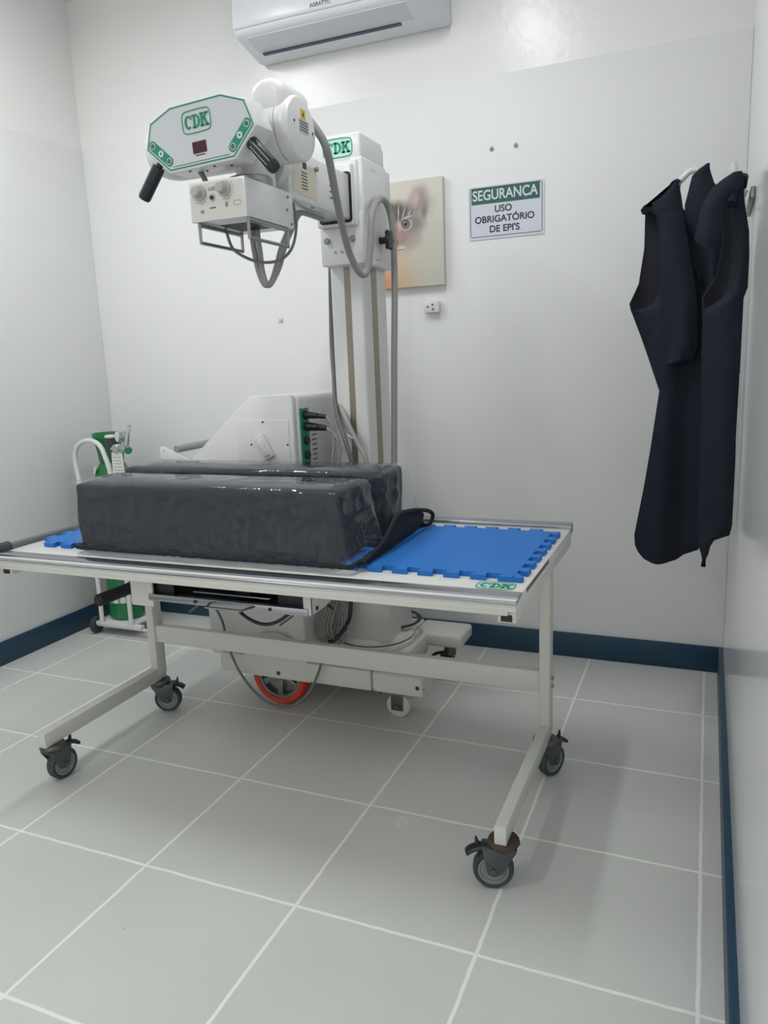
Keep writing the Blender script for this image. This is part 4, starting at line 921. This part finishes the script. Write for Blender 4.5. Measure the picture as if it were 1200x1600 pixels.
sk = thing('wall_socket', 'small white surface socket on the back wall below the kitten picture', 'wall socket', (-1.172, 0, 1.495))
b = B(); b.box(-1.207, -1.139, -0.030, -0.0003, 1.474, 1.519, bev=0.004); b.obj('socket_box', WHITE, sk)
b = B()
for (u, v) in ((-1.189, 1.498), (-1.167, 1.506), (-1.165, 1.487)): b.cyl((u, -0.0295, v), (u, -0.0308, v), 0.0042, seg=12)
each(b, 'pin_hole', INKK, sk)
b = B(); b.cyl((-1.918, 0.0, 1.487), (-1.918, -0.012, 1.487), 0.009, bev=0.002); b.box(-1.93, -1.905, -0.002, -0.0003, 1.478, 1.492, bev=0.0005)
tag(b.obj('wall_plug', WHITE), 'tiny white plug in the back wall left of the machine column', 'wall plug')
for (u, lab) in ((-0.914, 'left of two screw hooks in the back wall above the safety sign'), (-0.817, 'right of two screw hooks in the back wall above the safety sign')):
    b = B(); b.cyl((u, 0, 2.088), (u, -0.006, 2.088), 0.008, bev=0.002, seg=14); b.tube([(u, -0.004, 2.088), (u + 0.004, -0.014, 2.087), (u + 0.006, -0.014, 2.095)], 0.0022, n=4); tag(b.obj('screw_hook', KNOBG), lab, 'hook', 'screw hooks above the sign')
b = B(); b.lathe([(0, 0.0002), (0.024, 0.0002), (0.024, 0.0018), (0.019, 0.0022), (0.018, 0.0012), (0, 0.0012)], Matrix.Translation((-0.838, -1.365, 0)) , 32); tag(b.obj('floor_cap', WHITE2), 'small round cover set in the floor tiles in front of the table', 'floor cap')

# ------------------------------------------------------------------ lead aprons on the right wall
def at(rows, z):
    for (za, la, ra), (zb, lb, rb) in zip(rows, rows[1:]):
        if zb <= z <= za:
            t = (za - z) / max(1e-9, za - zb); return la + (lb - la) * t, ra + (rb - ra) * t
    return rows[-1][1:] if z < rows[-1][0] else rows[0][1:]
def cloth(name, m, parent, rows, yc, bulge, th, seed, wave=0.012, waves=2.2, lean=0.0):
    b = B(); bm = b.bm; zs = []
    for (za, _, _), (zb, _, _) in zip(rows, rows[1:]):
        n = max(1, int((za - zb) / 0.022)); zs += [za - (za - zb) * k / n for k in range(n)]
    zs.append(rows[-1][0]); nu = 22; G = []
    for z in zs:
        l, r = at(rows, z); row = []; f = (rows[0][0] - z) / (rows[0][0] - rows[-1][0])
        for k in range(nu + 1):
            u = k / nu; x = l + (r - l) * u
            y = yc + lean * f - bulge * math.sin(math.pi * u) * min(1, 0.25 + 2.5 * f) + wave * min(1, 0.15 + 1.6 * f) * math.sin(2 * math.pi * waves * (x * 3.2) + seed + 1.3 * f) + 0.006 * noise.noise(Vector((x * 12, z * 4, seed)))
            row.append(bm.verts.new((min(x, 0.005), y, z)))
        G.append(row)
    for i in range(len(G) - 1):
        for k in range(nu): bm.faces.new((G[i][k], G[i][k + 1], G[i + 1][k + 1], G[i + 1][k]))
    bmesh.ops.recalc_face_normals(bm, faces=bm.faces)
    bmesh.ops.solidify(bm, geom=bm.faces[:], thickness=th)
    for v in bm.verts: v.co.x = min(v.co.x, 0.007)
    return b.obj(name, m, parent, ang=50)
A_FRONT = [(1.781,-0.208,-0.194),(1.751,-0.233,-0.187),(1.719,-0.269,-0.181),(1.705,-0.278,-0.179),(1.691,-0.257,-0.176),(1.655,-0.247,-0.170),(1.526,-0.241,-0.140),(1.456,-0.243,-0.110),(1.429,-0.257,-0.105),(1.415,-0.280,-0.104),(1.406,-0.320,-0.104),(1.333,-0.293,-0.101),(1.238,-0.260,-0.098),(1.154,-0.230,-0.094),(0.971,-0.252,-0.087),(0.846,-0.269,-0.082),(0.674,-0.297,-0.076),(0.639,-0.294,-0.097),(0.616,-0.283,-0.139),(0.596,-0.264,-0.162),(0.587,-0.242,-0.190)]
A_BACK = [(1.773,-0.236,-0.198),(1.740,-0.278,-0.189),(1.721,-0.295,-0.183),(1.697,-0.296,-0.167),(1.668,-0.296,-0.160),(1.650,-0.296,-0.070),(1.609,-0.296,-0.062),(1.498,-0.311,-0.062),(1.435,-0.338,-0.065),(1.414,-0.333,-0.070),(1.336,-0.303,-0.106),(1.148,-0.233,-0.089),(0.957,-0.252,-0.081),(0.737,-0.283,-0.073),(0.647,-0.285,-0.079),(0.613,-0.263,-0.098)]
A_CAPE = [(1.692,-0.245,-0.176),(1.651,-0.240,-0.171),(1.523,-0.234,-0.144),(1.409,-0.233,-0.126),(1.293,-0.225,-0.121),(1.250,-0.220,-0.131),(1.239,-0.218,-0.175)]
A_COLLAR = [(1.821,-0.117,-0.108),(1.808,-0.138,-0.108),(1.791,-0.156,-0.103),(1.765,-0.162,-0.094),(1.737,-0.168,-0.070),(1.710,-0.174,-0.062),(1.650,-0.171,-0.056),(1.624,-0.159,-0.056),(1.601,-0.141,-0.058),(1.550,-0.125,-0.060),(1.46,-0.118,-0.060)]
B_FOLD = [(1.740,-0.047,-0.026),(1.724,-0.075,-0.022),(1.706,-0.098,-0.019),(1.677,-0.116,-0.054),(1.645,-0.126,-0.068),(1.613,-0.132,-0.070),(1.580,-0.139,-0.075),(1.560,-0.129,-0.087),(1.550,-0.112,-0.096)]
B_FRONT = [(1.723,-0.055,-0.018),(1.691,-0.054,-0.018),(1.664,-0.048,-0.015),(1.591,-0.043,-0.001),(1.525,-0.040,0.003),(1.441,-0.046,0.003),(1.414,-0.064,-0.006),(1.398,-0.090,-0.006),(1.388,-0.109,-0.006),(1.259,-0.108,-0.006),(1.209,-0.106,-0.006),(1.199,-0.105,-0.011),(1.109,-0.103,-0.010),(0.962,-0.101,-0.006),(0.812,-0.099,-0.006),(0.773,-0.099,-0.006),(0.742,-0.098,-0.012),(0.722,-0.097,-0.052),(0.702,-0.095,-0.062),(0.679,-0.087,-0.066),(0.655,-0.082,-0.075),(0.643,-0.080,-0.078)]
B_BACK = [(1.696,-0.069,-0.020),(1.655,-0.070,-0.015),(1.569,-0.063,-0.006),(1.482,-0.076,-0.006),(1.427,-0.111,-0.006),(1.410,-0.109,-0.006),(1.251,-0.101,-0.006),(0.990,-0.094,-0.006),(0.796,-0.092,-0.006),(0.737,-0.088,-0.006)]
GA = 'lead aprons on the wall rack'
aa = thing('lead_apron', 'navy lead apron farther from the camera, hung wide over a white arm', 'apron', (-0.19, -0.5, 0.587), GA)
cloth('front_panel', NAVYF, aa, A_FRONT, -0.545, 0.020, 0.007, 1.0)
cloth('back_panel', NAVYSH, aa, A_BACK, -0.44, -0.02, 0.007, 2.0)
cloth('overlay_panel', NAVYF, aa, A_CAPE, -0.575, 0.018, 0.006, 3.4, wave=0.008)
cloth('shoulder_flap', NAVYF, aa, A_COLLAR, -0.545, 0.02, 0.008, 0.4, wave=0.006)
b = B(); b.tube([(-0.285, -0.545, 1.708), (-0.282, -0.50, 1.724), (-0.290, -0.45, 1.716)], 0.017, flat=0.5, n=6); b.tube([(-0.206, -0.548, 1.775), (-0.200, -0.50, 1.788), (-0.205, -0.445, 1.772)], 0.012, flat=0.6, n=6)
each(b, 'shoulder_roll', NAVYF, aa)
b = B(); bm = b.bm
g = []
for k in range(9):                                  # the strap that bridges front and back over the arm
    t = k / 8; y = -0.55 + 0.115 * t; e = 0.010 * math.sin(math.pi * t)
    g.append([bm.verts.new((-0.292 + 0.093 * s, y, 1.717 + 0.070 * s + e)) for s in (0, 0.33, 0.66, 1.0)])
for a, c in zip(g, g[1:]):
    for k in range(3): bm.faces.new((a[k], a[k + 1], c[k + 1], c[k]))
bmesh.ops.solidify(bm, geom=bm.faces[:], thickness=0.006)
b.obj('shoulder_strap', NAVYF, aa)
ab = thing('lead_apron', 'navy lead apron nearer the camera, hung close against the right wall', 'apron', (-0.06, -0.75, 0.643), GA)
cloth('front_panel', NAVYF, ab, B_FRONT, -0.765, 0.022, 0.007, 4.0, wave=0.008)
cloth('back_panel', NAVYSH, ab, B_BACK, -0.69, -0.01, 0.007, 5.0, wave=0.006)
cloth('shoulder_flap', NAVYF, ab, B_FOLD, -0.795, 0.014, 0.010, 6.0, wave=0.004)
b = B(); b.tube([(-0.050, -0.79, 1.66), (-0.046, -0.775, 1.690), (-0.044, -0.74, 1.705), (-0.048, -0.70, 1.69)], 0.018, flat=0.7, n=6); b.tube([(-0.030, -0.775, 1.722), (-0.028, -0.74, 1.735), (-0.030, -0.70, 1.715)], 0.020, flat=0.5, n=6); each(b, 'shoulder_roll', NAVYF, ab)
rk = thing('apron_rack', 'steel wall rack with white curved arms carrying the navy aprons', 'apron rack', (0, -0.6, 1.71))
b = B(); b.box(-0.002, 0.0097, -0.765, -0.42, 1.675, 1.705, bev=0.003); b.obj('wall_plate', STEEL, rk)
b = B(); b.tube([(-0.010, -0.50, 1.69), (-0.06, -0.50, 1.69), (-0.104, -0.50, 1.757), (-0.133, -0.50, 1.806), (-0.151, -0.50, 1.815), (-0.169, -0.50, 1.810), (-0.196, -0.50, 1.784), (-0.232, -0.50, 1.750), (-0.272, -0.50, 1.722)], 0.0095, seg=12); b.obj('arm', WHITE, rk)
b = B(); b.tube([(-0.010, -0.74, 1.69), (-0.03, -0.74, 1.70), (-0.042, -0.74, 1.745), (-0.046, -0.74, 1.774)], 0.0095, seg=12); b.obj('arm', WHITE, rk)

# ------------------------------------------------------------------ ceiling battens, the third added as fill (above the picture, they light the room)
for k, (lx, ly, e) in enumerate(LAMPS):
    lt = thing('ceiling_lamp', ('white batten lamp on the ceiling toward the right wall', 'white batten lamp on the ceiling toward the left wall', 'white batten lamp added as fill on the ceiling near the front wall')[k], 'ceiling lamp', (lx, ly, CEIL - 0.06), 'ceiling battens')
    b = B(); b.box(lx - 0.06, lx + 0.06, ly - 0.40, ly + 0.40, CEIL - 0.040, CEIL - 0.0005, bev=0.006); b.obj('lamp_housing', WHITE, lt)
    b = B(); b.cyl((lx, ly - 0.37, CEIL - 0.060), (lx, ly + 0.37, CEIL - 0.060), 0.014); b.obj('lamp_tube', LAMPE, lt)
